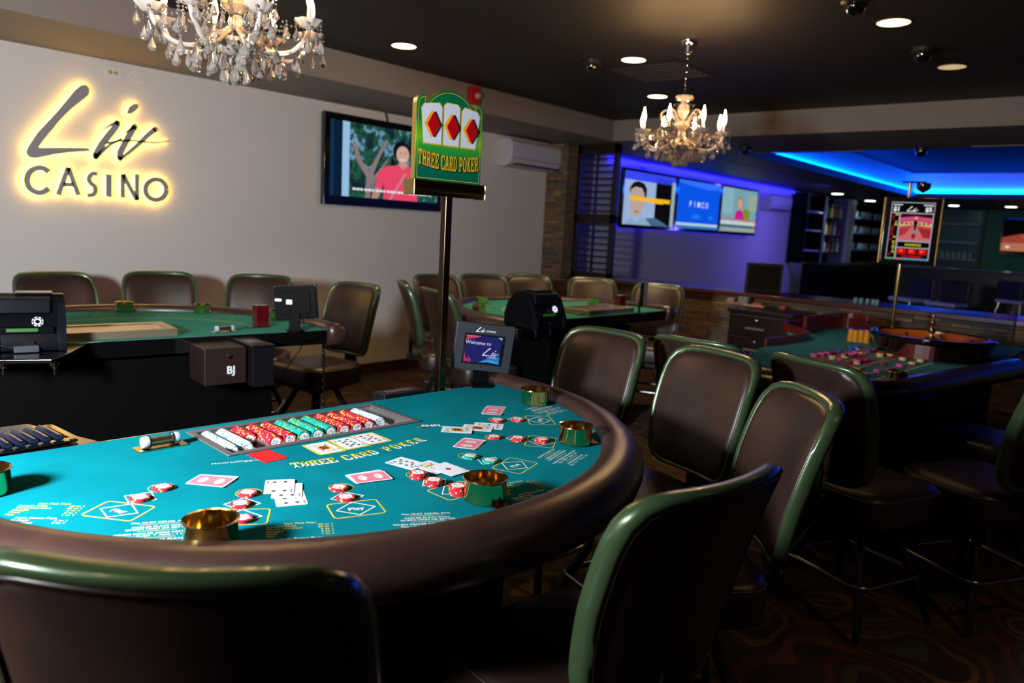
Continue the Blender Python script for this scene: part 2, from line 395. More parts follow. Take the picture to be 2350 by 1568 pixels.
# small wall plates
t = thing('power_outlet','white double power outlet high on the wall above the illuminated lettering','outlet',M=basis(atX(259,167,WX),(0,1,0),(0,0,1)))
mb = MB(); mb.prism(rrect(.115,.072,.006),0,.006); mb.build('cover_plate', mat('outlet_white','cfccc6',.5), t)
mb = MB()
for x in (-.018,.018): mb.prism(ell(.0145,.0125,14,x),.006,.009)
mb.build('socket', mat('outlet_cream','a99b5a',.5), t)
t = thing('blank_wall_plate','plain white blank plate on the wall right of the power outlet','plate',M=basis(atX(315,178,WX),(0,1,0),(0,0,1)))
mb = MB(); mb.prism(rrect(.105,.07,.006),0,.006); mb.build('cover_plate', _M['outlet_white'], t)
mb = MB(); [mb.prism(ell(.003,.003,8,x),.006,.008) for x in (-.04,.04)]; mb.build('screw', STEEL, t)
# fire alarm on the fascia
t = thing('fire_alarm','red fire alarm strobe on the soffit face behind the green sign','alarm',M=basis(atX(1083,220,-4.85),(0,1,0),(0,0,1)))
mb = MB(); mb.prism(rrect(.12,.15,.01),0,.045); mb.build('housing', mat('alarm_red','b81410',.4), t, bevel=.004)
mb = MB(); mb.lathe([(.028,0),(.026,.02),(.012,.032),(.001,.034)],14,M=XF((.025,.0,.045))); mb.build('strobe_lens', mat('strobe_lens','d8d8d8',.1,.6), t, smooth=40)

# ---- air conditioners
def aircon(loc, label, L=.86):
    t = thing('air_conditioner', label, 'air conditioner', M=basis(loc,(0,1,0),(0,0,1)))
    prof = [(0,.0),(.0,.30),(.16,.30),(.20,.26),(.205,.12),(.17,.03),(.10,.0)]
    mb = MB(); n = len(prof); vs = [(x,p[1]-.15,p[0]) for x in (-L/2,L/2) for p in prof]
    mb.add(vs, [tuple(range(n)), tuple(range(n,2*n))]+[(i,(i+1)%n,n+(i+1)%n,n+i) for i in range(n)])
    mb.build('casing', mat('aircon_white','b9b4bd',.45), t, bevel=.012)
    mb = MB(); mb.box((-L/2+.07,-.128,.155),(L/2-.1,-.112,.197)); mb.build('outlet_slot', mat('vent_dark','1a1a1e',.7), t)
    mb = MB(); mb.box((-L/2+.02,-.06,.204),(L/2-.02,-.054,.208)); mb.build('panel_seam', mat('seam_grey','6a6872',.6), t)
    return t
aircon((WX, atX(1215,330,WX).y+.03, 2.31), 'white wall air conditioner between the grey wall television and the stone column', 1.12)
aircon((WX, 14.0, 2.20), 'white wall air conditioner lit blue right of the three televisions', 1.0)

# ---- round televisions and pictures
def tv(loc, yaw_dirs, w, h, label, pic, bez=.035):
    t = thing('television', label, 'television', M=basis(loc, *yaw_dirs))
    mb = MB(); mb.box((-w/2,-h/2,.03),(w/2,h/2,.085)); mb.box((-w/3,-h/3,0),(w/3,h/3,.03)); mb.build('casing', BLKGL, t, bevel=.006)
    mb = MB(); mats = []
    def P(pts, col, lay, s=.9):
        m = img(col, s) if isinstance(col, str) else col
        if m not in mats: mats.append(m)
        mb.flat([((x-.5)*(w-2*bez), (.5-y)*(h-2.4*bez)+bez*.2) for x, y in pts], .0855+lay*.0004, mats.index(m))
    pic(P); mb.build('screen', mats, t, recalc=False); return t
R4 = [(0,0),(1,0),(1,1),(0,1)]
def rc(x0,y0,x1,y1): return [(x0,y0),(x1,y0),(x1,y1),(x0,y1)]
FOLI = ramp_mat('screen_foliage', [(.30,'04141c'),(.42,'0b2a2c'),(.5,'1d5a3a'),(.56,'0d2c3c'),(.62,'6f9fb8'),(.68,'103428'),(.8,'c4e4f0')], 9, .4, 5, .6, emit=.75)
def pic_garden(P):
    P(R4, FOLI, 0)
    P(rc(0,0,.10,1), '0b2138', 1); P(rc(.10,0,.16,1), '9cc6ea', 1); P(rc(.0,0,.03,1), '13324f', 2)
    P([(.30,1),(.31,.72),(.22,.5),(.18,.25),(.21,.25),(.27,.5),(.33,.62),(.40,.4),(.47,.18),(.49,.2),(.42,.45),(.36,.72),(.345,1)], '8d7a7c', 2)
    P([(.345,.75),(.42,.6),(.50,.42),(.51,.43),(.44,.62),(.36,.82)], '8d7a7c', 2)
    def Q(pts, *k): P([(x-.115, y) for x, y in pts], *k)
    Q(ell(.085,.14,20,.745,.30), '15141c', 3, .8); Q([(.66,.36),(.70,.55),(.69,.60),(.645,.58),(.64,.5)], '15141c', 3)
    Q(ell(.062,.125,20,.755,.345), 'd8a99a', 4); Q([(.725,.44),(.79,.44),(.81,.54),(.75,.58),(.71,.54)], 'c99584', 4)
    Q(ell(.028,.012,12,.755,.415), 'f3e3e0', 5); Q(ell(.008,.008,8,.733,.32), '3a2022', 5); Q(ell(.008,.008,8,.778,.32), '3a2022', 5)
    Q([(.50,.84),(.53,.62),(.60,.53),(.72,.50),(.76,.56),(.80,.50),(.90,.54),(.96,.66),(.94,.80),(.90,.78),(.91,1),(.58,1),(.585,.76),(.565,.86)], 'ee4a6c', 5)
    Q([(.50,.84),(.565,.86),(.53,1),(.47,1)], 'c08a80', 5)
    Q([(.63,1),(.78,.60),(.80,.60),(.655,1)], 'c98aa0', 6)
    for k in range(22):
        x = .19+k*.034; P(rc(x,.875,x+.028-.008*(k%3==2),.905), 'eef4f6', 7)
TW = 1.44
tv((WX+.002, atX(882,370,WX).y-.03+.0, atX(876,380,WX).z), ((0,1,0),(0,0,1)), 1.42, .80, 'large flat television on the grey wall showing a woman in a pink top', pic_garden, .06)
mb = MB(); a = atX(880,250,WX); b = atX(888,288,WX); mb.tube([a+Vector((.01,0,0)), (a+b)/2+Vector((.012,.01,0)), b+Vector((.01,0,0))], .008, 6)
tag(mb.build('television_cable', BLKPL, smooth=60), 'short dark cable running from the soffit down to the grey wall television', 'cable')
def pic_face(P):
    P(R4, 'a9c4ee', 0, .8); P(rc(.60,.06,.93,1), '0c0b10', 1); P(rc(0,.0,1,.16), '3a4cff', 1)  # blue top band paints reflected strip light into the picture
    P([(.10,.30),(.16,.20),(.26,.17),(.36,.20),(.42,.30),(.42,.5),(.38,.45),(.1,.40)], '15121c', 2)
    P([(.12,.34),(.2,.28),(.32,.29),(.38,.40),(.38,.62),(.33,.80),(.25,.86),(.17,.82),(.12,.66)], 'c2aa9e', 3)
    P([(.17,.5),(.22,.49),(.22,.52),(.17,.53)], '2b2024', 4); P([(.28,.5),(.34,.49),(.34,.52),(.28,.53)], '2b2024', 4); P([(.2,.74),(.29,.73),(.25,.77)], '7c4a4a', 4)
    P([(.05,1),(.14,.86),(.25,.95),(.36,.84),(.62,.98),(.75,1)], '8fb0cc', 3); P([(.42,.86),(.62,.84),(.84,.95),(.9,1),(.55,1)], '4a6a90', 4)
    P(rc(.11,.46,.90,.54), 'e8b21a', 5, 1.1); P(rc(.52,.52,.76,.56), 'e8b21a', 5, 1.1); P(rc(.93,.1,1,1), 'a3b8b8', 2)
def pic_blue(P):
    P(R4, '0a55e8', 0, 1.0); P([(0,0),(1,0),(1,.1),(.7,.14),(.3,.1),(0,.06)], '2f6cff', 1, 1.1)  # brighter top patch imitates blue light reflected on the screen
    P(rc(0,.88,1,.94), 'b8d4e4', 1); P(rc(0,.94,1,1), '2d78c8', 1)
    P(ell(.11,.05,20,.45,.74), '1f7cf0', 1); P(ell(.06,.05,20,.8,.74), '1f7cf0', 1)
def pic_news(P):
    P(R4, '7db2c4', 0, .8); P(rc(0,.0,.3,.6), '93c0cf', 1, .8); P(rc(.72,.1,1,.5), 'a4b9a2', 1, .8); P(rc(.6,.45,.8,.75), '86a832', 1, .7)
    P(ell(.09,.17,18,.5,.32), 'a8865c', 2); P(ell(.065,.12,18,.5,.34), 'd3a68c', 3); P([(.36,.72),(.4,.52),(.5,.48),(.6,.52),(.66,.72)], 'c8208c', 3)
    P(rc(0,.70,1,.73), 'd06a58', 4); P(rc(0,.75,1,.84), 'c9d4da', 4); P(rc(0,.84,1,.90), '3d6470', 4); P(rc(0,.92,1,1), '9aa9ac', 4); P(ell(.03,.04,12,.95,.86), 'e04a30', 5)
y = 8.72
for pic, l in ((pic_face,'left television on the blue wall showing a suited man behind a yellow bar'),(pic_blue,'middle television on the blue wall with the plain blue screen and white word'),(pic_news,'right television on the blue wall showing a newsreader in magenta')):
    t = tv((WX+.04, y+TW/2, 1.97), ((0,1,0),(0,0,1)), TW, .80, l, pic)
    if pic is pic_blue:
        mb = MB(); [mb.text(c_, .125, .0885, None, 0, XF((-.27+.135*i_,0,0)), bold=.01) for i_, c_ in enumerate('PIMCO')]; mb.build('screen_word', img('cfe4ff',1.1), t, recalc=False, loc=(-.02,-.02,0))
    y += TW+.03
# ------------------------------------------------------------------ the hand-brushed word mark and the lettering under it
LOGO_L = [(480,514),(500,508),(518,512),(532,528),(535,550),(528,572),(505,592),(470,620),(430,652),(390,690),(350,732),(320,770),(290,805),(265,836),(240,870),(232,884),(250,886),(350,885),(450,886),(520,887),(545,899),(522,908),(470,911),(400,917),(320,928),(250,943),(205,950),(172,942),(156,915),(168,880),(195,840),(225,795),(262,755),(300,715),(340,672),(375,630),(410,588),(445,545)]
LOGO_DOT = [(765,664),(775,640),(800,623),(824,622),(829,640),(815,662),(786,684),(765,684),(760,674)]
LOGO_S = [([(704,738),(690,765),(650,815),(605,875),(572,935)],[30,36,38,36,34]), ([(612,778),(660,752),(700,730)],[5,14,18]),
 ([(572,945),(615,905),(665,865),(725,836)],[26,20,14,14]),
 ([(806,760),(782,800),(752,855),(722,915),(718,952)],[34,36,36,36,30]), ([(742,800),(780,778),(805,762)],[5,14,18]),
 ([(722,955),(780,908),(838,858),(885,812),(930,775)],[16,20,24,28,32]),
 ([(640,858),(720,845),(800,845),(870,852),(930,856),(1012,846)],[12,12,12,12,11,4])]
def logo(mb, T, z0, z1, mi=0, M=None, wk=1):
    # T maps crop coordinates to local x, y
    sc = abs(T((1,0))[0]-T((0,0))[0])
    def pr(p):
        q = [T(a) for a in p]
        if z1 is None: mb.flat(q, z0, mi, M)
        else: mb.prism(q, z0, z1, mi, M)
    pr(LOGO_L); pr(LOGO_DOT)
    for p, w in LOGO_S: mb.stroke([T(a) for a in p], [v*sc*wk for v in w], z0, z1, mi, M, 4)
def logoT(size, cx=0, cy=0):                       # size = width of the word mark
    k = size/860; return lambda p: ((p[0]-585)*k+cx, -(p[1]-730)*k+cy)
CAS = {'C': ([[(.92,.17),(.72,.03),(.45,.0),(.15,.16),(.02,.5),(.15,.84),(.45,1.),(.72,.97),(.92,.83)]], .17),
 'A': ([[(.0,1.),(.28,.45),(.5,.0)],[(.5,.0),(.72,.45),(1.,1.)],[(.25,.62),(.75,.62)]], .15),
 'S': ([[(.92,.06),(.6,.0),(.3,.12),(.2,.3),(.4,.47),(.72,.6),(.78,.8),(.55,.97),(.05,1.)]], .17),
 'I': ([[(.5,.0),(.5,.5),(.5,1.)]], .2), 'N': ([[(.04,1.),(.04,.5),(.04,.0)],[(.04,.0),(.5,.55),(.98,1.1)],[(.97,.0),(.97,.5),(.98,1.1)]], .13),
 'O': ([[(.5+.5*math.cos(a*PI/8), .5+.5*math.sin(a*PI/8)) for a in range(17)]], .13)}
def casino(mb, x, y, h, gap, z0, z1, mi=0, M=None, ws=(.95,.85,.6,.25,.8,1.0)):
    for ch, w in zip('CASINO', ws):
        ss, wd = CAS[ch]
        for s_ in ss: mb.stroke([(x+p[0]*w*h, y-p[1]*h) for p in s_], wd*h, z0, z1, mi, M, 3, rnd=False)
        x += w*h+gap*h
    return x
# ---- the back-lit sign on the grey wall
def crop(p): return atX(p[0]/2.6137, p[1]/2.6137, WX+.036)
o0 = crop((585, 850)); Mw = basis((WX, o0.y, o0.z), (0,1,0), (0,0,1))
def TW2(p): q = crop(p); return (q.y-o0.y, q.z-o0.z)
SGN = mat('brushed_grey_metal','8d8a90',.5)
LIT = glow('sign_lamp_warm','ffc54a', 26)
t = thing('lit_wall_sign','back-lit grey metal lettering with yellow glow reading Liv CASINO on the left wall','sign',M=Mw)
def sgn(name, fn):
    mb = MB(); fn(mb, .028, .042); o = mb.build(name, SGN, t)
    mb = MB(); fn(mb, .023, .0275); q = mb.build('sign_lamp', LIT, o)
def f_logo(mb, z0, z1):
    logo(mb, TW2, z0, z1, wk=1.32)
sgn('brush_lettering', f_logo)
CL = [('C',158,1007,145,148),('A',348,1005,122,165),('S',520,1040,66,132),('I',645,1046,14,136),('N',732,1045,92,142),('O',872,1077,125,122)]
for ch, x, y, w, h in CL:
    def f(mb, z0, z1):
        for s_ in CAS[ch][0]:
            pts = [TW2((x+p[0]*w, y+p[1]*h)) for p in s_]
            mb.stroke(pts, (.150 if ch in 'CO' else .13 if ch != 'I' else .16)*.235, z0, z1, 0, None, 3, rnd=False)
    sgn('letter', f)

# ------------------------------------------------------------------ playing cards
CARDW = mat('card_white','dfe3ea',.35); PIPB = mat('card_black','12122c',.5); PIPR = mat('card_red','a8142a',.5); CRTY = mat('card_yellow','d9b32c',.5)
def backmat():
    m = bpy.data.materials.new('card_back_lattice'); m.use_nodes = True; nt = m.node_tree; N = nt.nodes.new; L = nt.links.new; b = nt.nodes['Principled BSDF']; b.inputs['Roughness'].default_value = .6; b.inputs['Specular IOR Level'].default_value = .2
    co = N('ShaderNodeTexCoord'); mp = N('ShaderNodeMapping'); mp.inputs['Rotation'].default_value = (0,0,PI/4); mp.inputs['Scale'].default_value = (1,1,1); L(co.outputs['Object'], mp.inputs['Vector'])
    br = N('ShaderNodeTexBrick'); br.offset = 0; br.inputs['Scale'].default_value = 1; br.inputs['Brick Width'].default_value = .0042; br.inputs['Row Height'].default_value = .0042; br.inputs['Mortar Size'].default_value = .0008
    br.inputs['Color1'].default_value = lin('c41d3c'); br.inputs['Color2'].default_value = lin('cc2a48'); br.inputs['Mortar'].default_value = lin('d890a0')
    L(mp.outputs[0], br.inputs['Vector']); L(br.outputs['Color'], b.inputs['Base Color']); return m
BACK = backmat(); CMATS = [CARDW, PIPB, PIPR, CRTY, BACK]
def suit(s, k, cx=0, cy=0, flip=1):
    if s == 'D': p = [(0,1),(.75,0),(0,-1),(-.75,0)]
    elif s == 'H': p = [(0,-1),(.55,-.4),(.95,.2),(.9,.7),(.5,.95),(.15,.8),(0,.5),(-.15,.8),(-.5,.95),(-.9,.7),(-.95,.2),(-.55,-.4)]
    elif s == 'S': p = [(0,1),(.55,.4),(.95,-.15),(.85,-.6),(.45,-.7),(.15,-.45),(.3,-1),(-.3,-1),(-.15,-.45),(-.45,-.7),(-.85,-.6),(-.95,-.15),(-.55,.4)]
    else: p = [(.0,1),(.35,.85),(.4,.5),(.2,.2),(.55,.25),(.9,.05),(.9,-.4),(.5,-.6),(.15,-.35),(.3,-1),(-.3,-1),(-.15,-.35),(-.5,-.6),(-.9,-.4),(-.9,.05),(-.55,.25),(-.2,.2),(-.4,.5),(-.35,.85)]
    return [(cx+x*k, cy+y*k*flip) for x, y in p]
LAY = {'4':[(-1,1),(1,1),(-1,-1),(1,-1)],'5':[(-1,1),(1,1),(-1,-1),(1,-1),(0,0)],'6':[(-1,1),(1,1),(-1,-1),(1,-1),(-1,0),(1,0)],
 '9':[(-1,1),(1,1),(-1,.33),(1,.33),(-1,-.33),(1,-.33),(-1,-1),(1,-1),(0,0)],'7':[(-1,1),(1,1),(-1,-1),(1,-1),(-1,0),(1,0),(0,.5)],
 '10':[(-1,1),(1,1),(-1,.33),(1,.33),(-1,-.33),(1,-.33),(-1,-1),(1,-1),(0,.66),(0,-.66)]}
CT = .0005
def card_mesh(rank, s):
    mb = MB(); mb.prism(rrect(.063,.088,.004,3), 0, CT, 0); z = CT+.00012; ink = 2 if s in 'HD' else 1
    if rank == 'back':
        mb.flat(rrect(.056,.081,.002,2), z, 4)
        for yy in (-.019,.019):
            mb.flat(ell(.017,.0095,20,0,yy), z+.0001, 0); logo(mb, logoT(.022,0,yy), z+.0002, None, 2)
        return mb
    if rank == 'cut': mb.m = [2]*len(mb.m); return mb
    for a in (1,-1):
        M = XF((0,0,0), 0 if a > 0 else PI); mb.text(rank, .0125, z, None, ink, M @ XF((-.0258,.0285,0)), bold=.02); mb.flat(suit(s,.0030,-.0258,.0235), z, ink, M)
    if rank in LAY:
        for x, y in LAY[rank]: mb.flat(suit(s,.0056,x*.0115,y*.0285,-1 if y < 0 else 1), z, ink)
    elif rank == 'A': mb.flat(suit(s,.010,0,0), z, ink)
    else:
        w, h = .0185, .033
        for r in (rc(-w,-h,-w+.0008,h), rc(w-.0008,-h,w,h), rc(-w,-h,w,-h+.0008), rc(-w,h-.0008,w,h)): mb.flat(r, z, 1)
        for a in (0, PI):
            M = XF((0,0,0), a)
            mb.flat([(-.0165,0),(-.0165,.014),(-.008,.019),(.008,.019),(.0165,.014),(.0165,0)], z, 3, M); mb.flat([(-.013,.002),(-.004,.017),(.0,.004),(.004,.017),(.013,.002)], z+.0001, 1, M)
            mb.flat([(-.010,.0),(0,.012),(.010,.0)], z+.0002, 2, M); mb.flat(ell(.0055,.0055,12,0,.022), z+.0001, 0, M)
            mb.flat([(-.007,.025),(-.008,.031),(-.003,.0285),(0,.032),(.003,.0285),(.008,.031),(.007,.025)], z+.0002, 3, M); mb.flat([(-.0025,.020),(.0025,.020),(0,.0185)], z+.0003, 2, M)
            mb.flat(suit(s,.004,-.0125,.026), z+.0001, ink, M); mb.flat([(.010,.010),(.0165,.026),(.0150,.027),(.0085,.011)], z+.0003, 1, M)
    return mb
TZ = .910
_cm = {}
def card(rank, s, px, up, lvl, label, name='playing_card'):
    if (rank, s) not in _cm: _cm[(rank,s)] = card_mesh(rank, s).build(name, [PIPR if False else m for m in CMATS], recalc=False); o = _cm[(rank,s)]
    else: o = _cm[(rank,s)].copy(); COL.objects.link(o)
    z = TZ+.0004+lvl*.0011; c = at(px[0], px[1], z); a = at(up[0][0], up[0][1], z); b = at(up[1][0], up[1][1], z)
    o.matrix_world = basis(c, (b-a).cross(Vector((0,0,1))), b-a); return tag(o, label, 'playing card')
def n2(ox, oy, s, *ps): return [((ox+p[0]/s), (oy+p[1]/s)) for p in ps]
g = n2(420,900,3.917,(868,850),(865,912),(878,790)); card('4','S',g[0],g[1:],2,'four of spades on top of the spade fan')
card('5','S',(659,1126.5),((658.5,1140),(661,1112)),1,'five of spades, middle card half hidden in the spade fan')
card('6','S',(666,1143.5),((670,1157),(661,1127)),0,'six of spades, lowest and nearest card of the spade fan')
g = n2(420,900,3.917,(1278,507),(1168,530),(1383,485)); q = n2(440,920,4.519,(1372,490),(1280,443),(1470,540))
card('J','D',q[0],(q[2],q[1]),0,'red jack face up, leftmost of the three dealer cards before the chip tray')
q = n2(440,920,4.519,(1632,438),(1535,398),(1725,482)); card('10','S',q[0],(q[2],q[1]),0,'ten of spades face up, middle of the three dealer cards')
q = n2(440,920,4.519,(1850,392),(1765,358),(1940,432)); card('9','H',q[0],(q[2],q[1]),0,'nine of hearts face up, rightmost of the three dealer cards')
card('10','C',(933,1064),((905,1056.5),(960,1071.5)),0,'ten of clubs, left card of the hand beside the tall red stacks')
card('K','C',(993.5,1072.5),((966,1063),(1021,1081)),1,'black king, middle card of the hand beside the tall red stacks')
card('A','D',(1029,1077),((1000,1066),(1058,1087)),2,'ace of diamonds nearest the brass cup, right card of its hand')
card('K','C',(1049,986.9),((1083,988.7),(1015,985)),2,'king lying nearest the chip tray in the landscape-turned hand of three')
card('Q','S',(1096,982.5),((1128,985),(1062,980)),1,'queen in the middle of the hand of three near the tray')
card('7','S',(1121,977.8),((1154,980),(1088,975.6)),0,'seven of spades at the far end of the hand of three near the tray')
for k, (c, a, b, l) in enumerate((((488.4,1103),(444,1100),(536,1107),'at the left side of the table'),((847,1094.5),(803.7,1100.5),(890.8,1088),'near the middle of the table'),((1079,1018.3),(1068,1029),(1091,1008),'between the clubs hand and the far betting spots'),((1134,942),(1130,950),(1138,933.5),'farthest up the table near the corner'))):
    for j in range(3):
        off = (j-1)*3.2; card('back','x',(c[0]+off*(-1 if k != 1 else 1), c[1]+off*(.25 if k != 3 else .7)),((a[0],a[1]),(b[0],b[1]+off*.5)),j,('lowest','middle','topmost')[j]+' of three pink-backed cards '+l)
mb = MB(); mb.prism(rrect(.063,.088,.004,3), 0, .0008); o = mb.build('cut_card', mat('cut_card_red','e0141c',.35)); tag(o,'plain bright red cut card touching the front of the chip tray','cut card')
a, b = at(592,1038,TZ), at(636,1057,TZ); o.matrix_world = basis(at(613,1047.3,TZ+.0006), (b-a).cross(Vector((0,0,1))), b-a)

# ------------------------------------------------------------------ chips
CHR, CHT = .0196, .0034
RED = mat('chip_red','cb1c3c',.45); RSP = mat('chip_yellow_spot','ecd23c',.45); TEA = mat('chip_teal','0f8f86',.45); WCH = mat('chip_white','e4ece8',.45); BSP = mat('chip_blue_spot','2fa6c8',.45); GSP = mat('chip_lime_spot','a6d83c',.45)
LBL = mat('chip_label','eef0f2',.4); INK = mat('chip_ink','20242c',.5)
def chip_mesh(body, spot, val, detail=True, R=CHR, T=CHT):
    mb = MB(); n = 32; pr = [(R*.93,0),(R,.0006),(R,T-.0006),(R*.93,T)]
    for j in range(3):
        for k in range(n):
            a0, a1 = 2*PI*k/n, 2*PI*(k+1)/n; (r0,z0),(r1,z1) = pr[j], pr[j+1]
            mb.add([(r0*math.cos(a0),r0*math.sin(a0),z0),(r0*math.cos(a1),r0*math.sin(a1),z0),(r1*math.cos(a1),r1*math.sin(a1),z1),(r1*math.cos(a0),r1*math.sin(a0),z1)],[(0,1,2,3)], 1 if k % 8 == 0 else 0)
    for k in range(n):
        a0, a1 = 2*PI*k/n, 2*PI*(k+1)/n; r0, r1 = R*.93, R*.70
        mi = 1 if k % 8 == 0 else 0
        mb.add([(r0*math.cos(a0),r0*math.sin(a0),T),(r0*math.cos(a1),r0*math.sin(a1),T),(r1*math.cos(a1),r1*math.sin(a1),T),(r1*math.cos(a0),r1*math.sin(a0),T)],[(0,1,2,3)], mi)
    mb.flat(ell(R*.70,R*.70,n), T, 2); mb.flat(list(reversed(ell(R*.93,R*.93,n))), 0, 0)
    if detail:
        logo(mb, logoT(R*.95,0,R*.16), T+.0001, None, 3); mb.text(val, R*.42, T+.0001, None, 3, XF((0,-R*.52,0)), bold=.02)
    return mb
PROT = {}
def chip(kind, M, label, group):
    if kind not in PROT:
        b, s_, v = {'red':(RED,RSP,'$5'),'teal':(TEA,GSP,'$25'),'white':(WCH,BSP,'$1')}[kind]
        PROT[kind] = o = chip_mesh(b, s_, v).build('poker_chip', [b, s_, LBL, INK], recalc=False, smooth=30)
    else: o = PROT[kind].copy(); COL.objects.link(o)
    o.matrix_world = M; return tag(o, label, 'poker chip', group)
SPOTS = [ # pixel of the top chip, count, colour, where
 ((373,1116),2,'red','on the round spot of the leftmost betting position'),((321,1140),2,'red','on the small diamond of the leftmost betting position'),
 ((568,1129),2,'red','on the round spot left of the spade fan'),((551,1154),2,'red','on the small diamond behind the nearest brass cup'),((556,1187),2,'red','half hidden behind the nearest brass cup on the play box'),
 ((778,1117),2,'red','on the round spot below the middle face-down cards'),((793,1139),2,'red','on the small diamond above the middle play box'),
 ((959,1084),4,'red','on the round spot touching the clubs hand'),((995,1100),4,'red','on the small diamond before the clubs hand'),((1051,1114),6,'red','tall stack half hidden by the large brass cup'),
 ((1078,1045),2,'teal','on the round spot of the teal-chip position'),((1124,1055),2,'teal','on the small diamond of the teal-chip position'),
 ((1134,1001),2,'red','on the round spot of the second farthest position'),((1188,1003.5),3,'red','on the small diamond of the second farthest position'),((1243,1007),3,'red','on the play box beside the far brass cup'),
 ((1141,962),2,'red','on the round spot of the farthest position'),((1188,961),2,'red','on the small diamond of the farthest position')]
for p, n, c, w in SPOTS:
    b = at(p[0], p[1], TZ+.0006+n*CHT)
    for k in range(n):
        chip(c, XF((b.x+random.uniform(-.0008,.0008), b.y+random.uniform(-.0008,.0008), TZ+.0006+k*CHT), random.uniform(0,6.28)), f'{c} chip {w}', f'chips stacked {w}')
# ------------------------------------------------------------------ slab lettering
def R_(a,b,c,d): return rc(a,b,c,d)
SL = {'T':[R_(.36,0,.64,.85),R_(.2,0,.8,.15),R_(0,.82,1,1),R_(0,.62,.15,.82),R_(.85,.62,1,.82)],
 'H':[R_(.1,0,.36,1),R_(.64,0,.9,1),R_(.36,.42,.64,.58),R_(0,0,.45,.15),R_(.55,0,1,.15),R_(0,.85,.45,1),R_(.55,.85,1,1)],
 'E':[R_(.12,0,.40,1),R_(0,0,1,.15),R_(0,.85,1,1),R_(.85,.15,1,.34),R_(.85,.66,1,.85),R_(.40,.43,.72,.57),R_(.62,.34,.74,.66)],
 'R':[R_(.1,0,.36,1),R_(0,0,.46,.15),R_(0,.85,.78,1),R_(.36,.42,.78,.56),[(.62,.85),(.78,1),(.92,.9),(.92,.55),(.78,.42),(.64,.55)],[(.5,.45),(.74,.45),(.92,.15),(1.02,.15),(1.02,0),(.72,0)]],
 'C':[[(.25,0),(0,.2),(0,.8),(.25,1),(.36,1),(.3,.75),(.3,.25),(.36,0)],R_(.3,0,.8,.15),R_(.3,.85,.8,1),[(.8,0),(.8,.15),(.74,.34),(1,.34),(.97,.12)],[(.8,1),(.97,.88),(1,.66),(.74,.66),(.8,.85)]],
 'A':[[(.3,1),(.7,1),(.98,.12),(.72,.12),(.5,.82),(.28,.12),(.02,.12)],R_(-.04,0,.4,.14),R_(.6,0,1.04,.14),R_(.3,.32,.7,.45)],
 'D':[R_(.1,0,.36,1),R_(0,0,.7,.15),R_(0,.85,.7,1),[(.66,0),(.95,.2),(.95,.8),(.66,1),(.66,.85),(.68,.72),(.68,.28),(.66,.15)]],
 'P':[R_(.1,0,.36,1),R_(0,0,.5,.15),R_(0,.85,.75,1),R_(.36,.38,.75,.53),[(.62,.85),(.75,1),(.95,.86),(.95,.52),(.75,.38),(.66,.53)]],
 'O':[[(.28,0),(.02,.22),(.02,.78),(.28,1),(.36,.85),(.3,.72),(.3,.28),(.36,.15)],[(.72,0),(.98,.22),(.98,.78),(.72,1),(.64,.85),(.7,.72),(.7,.28),(.64,.15)],R_(.28,0,.72,.15),R_(.28,.85,.72,1)],
 'K':[R_(.1,0,.36,1),R_(0,0,.46,.15),R_(0,.85,.46,1),[(.36,.36),(.36,.58),(.66,.9),(.6,1),(1,1),(1,.88),(.92,.88),(.62,.55),(.92,.13),(1.03,.13),(1.03,0),(.66,0),(.44,.45)]]}
def slab(mb, ch, w, h, z0, z1, mi, M, split=None):
    for p in SL[ch]:
        q = [(x*w, y*h) for x, y in p]
        if z1 is None: mb.flat(q, z0, mi, M)
        else: mb.prism(q, z0, z1, mi, M)
    if split is not None:
        for p in SL[ch]:
            ys = [y for _, y in p]
            if min(ys) < .4:
                q = [(x*w, min(y, .36)*h) for x, y in p]; mb.flat(q, z0+.0001, split, M)

# ------------------------------------------------------------------ card tables
FELT = ramp_mat('teal_felt', [(.3,'006874'),(.7,'007885')], 6, .95, 5, bump=0)
FELT_WARM = ramp_mat('warm_tint_felt', [(.3,'327c72'),(.7,'3a877c')], 6, .95, 5)  # same felt, made greener in its colour for the warm lamplight
for m in (FELT, FELT_WARM):
    nt = m.node_tree; b = nt.nodes['Principled BSDF']; t = nt.nodes.new('ShaderNodeTexNoise'); t.inputs['Scale'].default_value = 900
    co = nt.nodes.new('ShaderNodeTexCoord'); nt.links.new(co.outputs['Object'], t.inputs['Vector']); bp = nt.nodes.new('ShaderNodeBump'); bp.inputs['Strength'].default_value = .25; bp.inputs['Distance'].default_value = .001
    nt.links.new(t.outputs[0], bp.inputs['Height']); nt.links.new(bp.outputs[0], b.inputs['Normal'])
    b.inputs['Specular IOR Level'].default_value = .04
def dpath(Wd, v0, vd, off=0, n=40):
    P = []
    for k in range(n+1):
        a = PI*k/n; P.append((Wd*math.cos(a), v0+(vd-v0)*math.sin(a)))
    return P
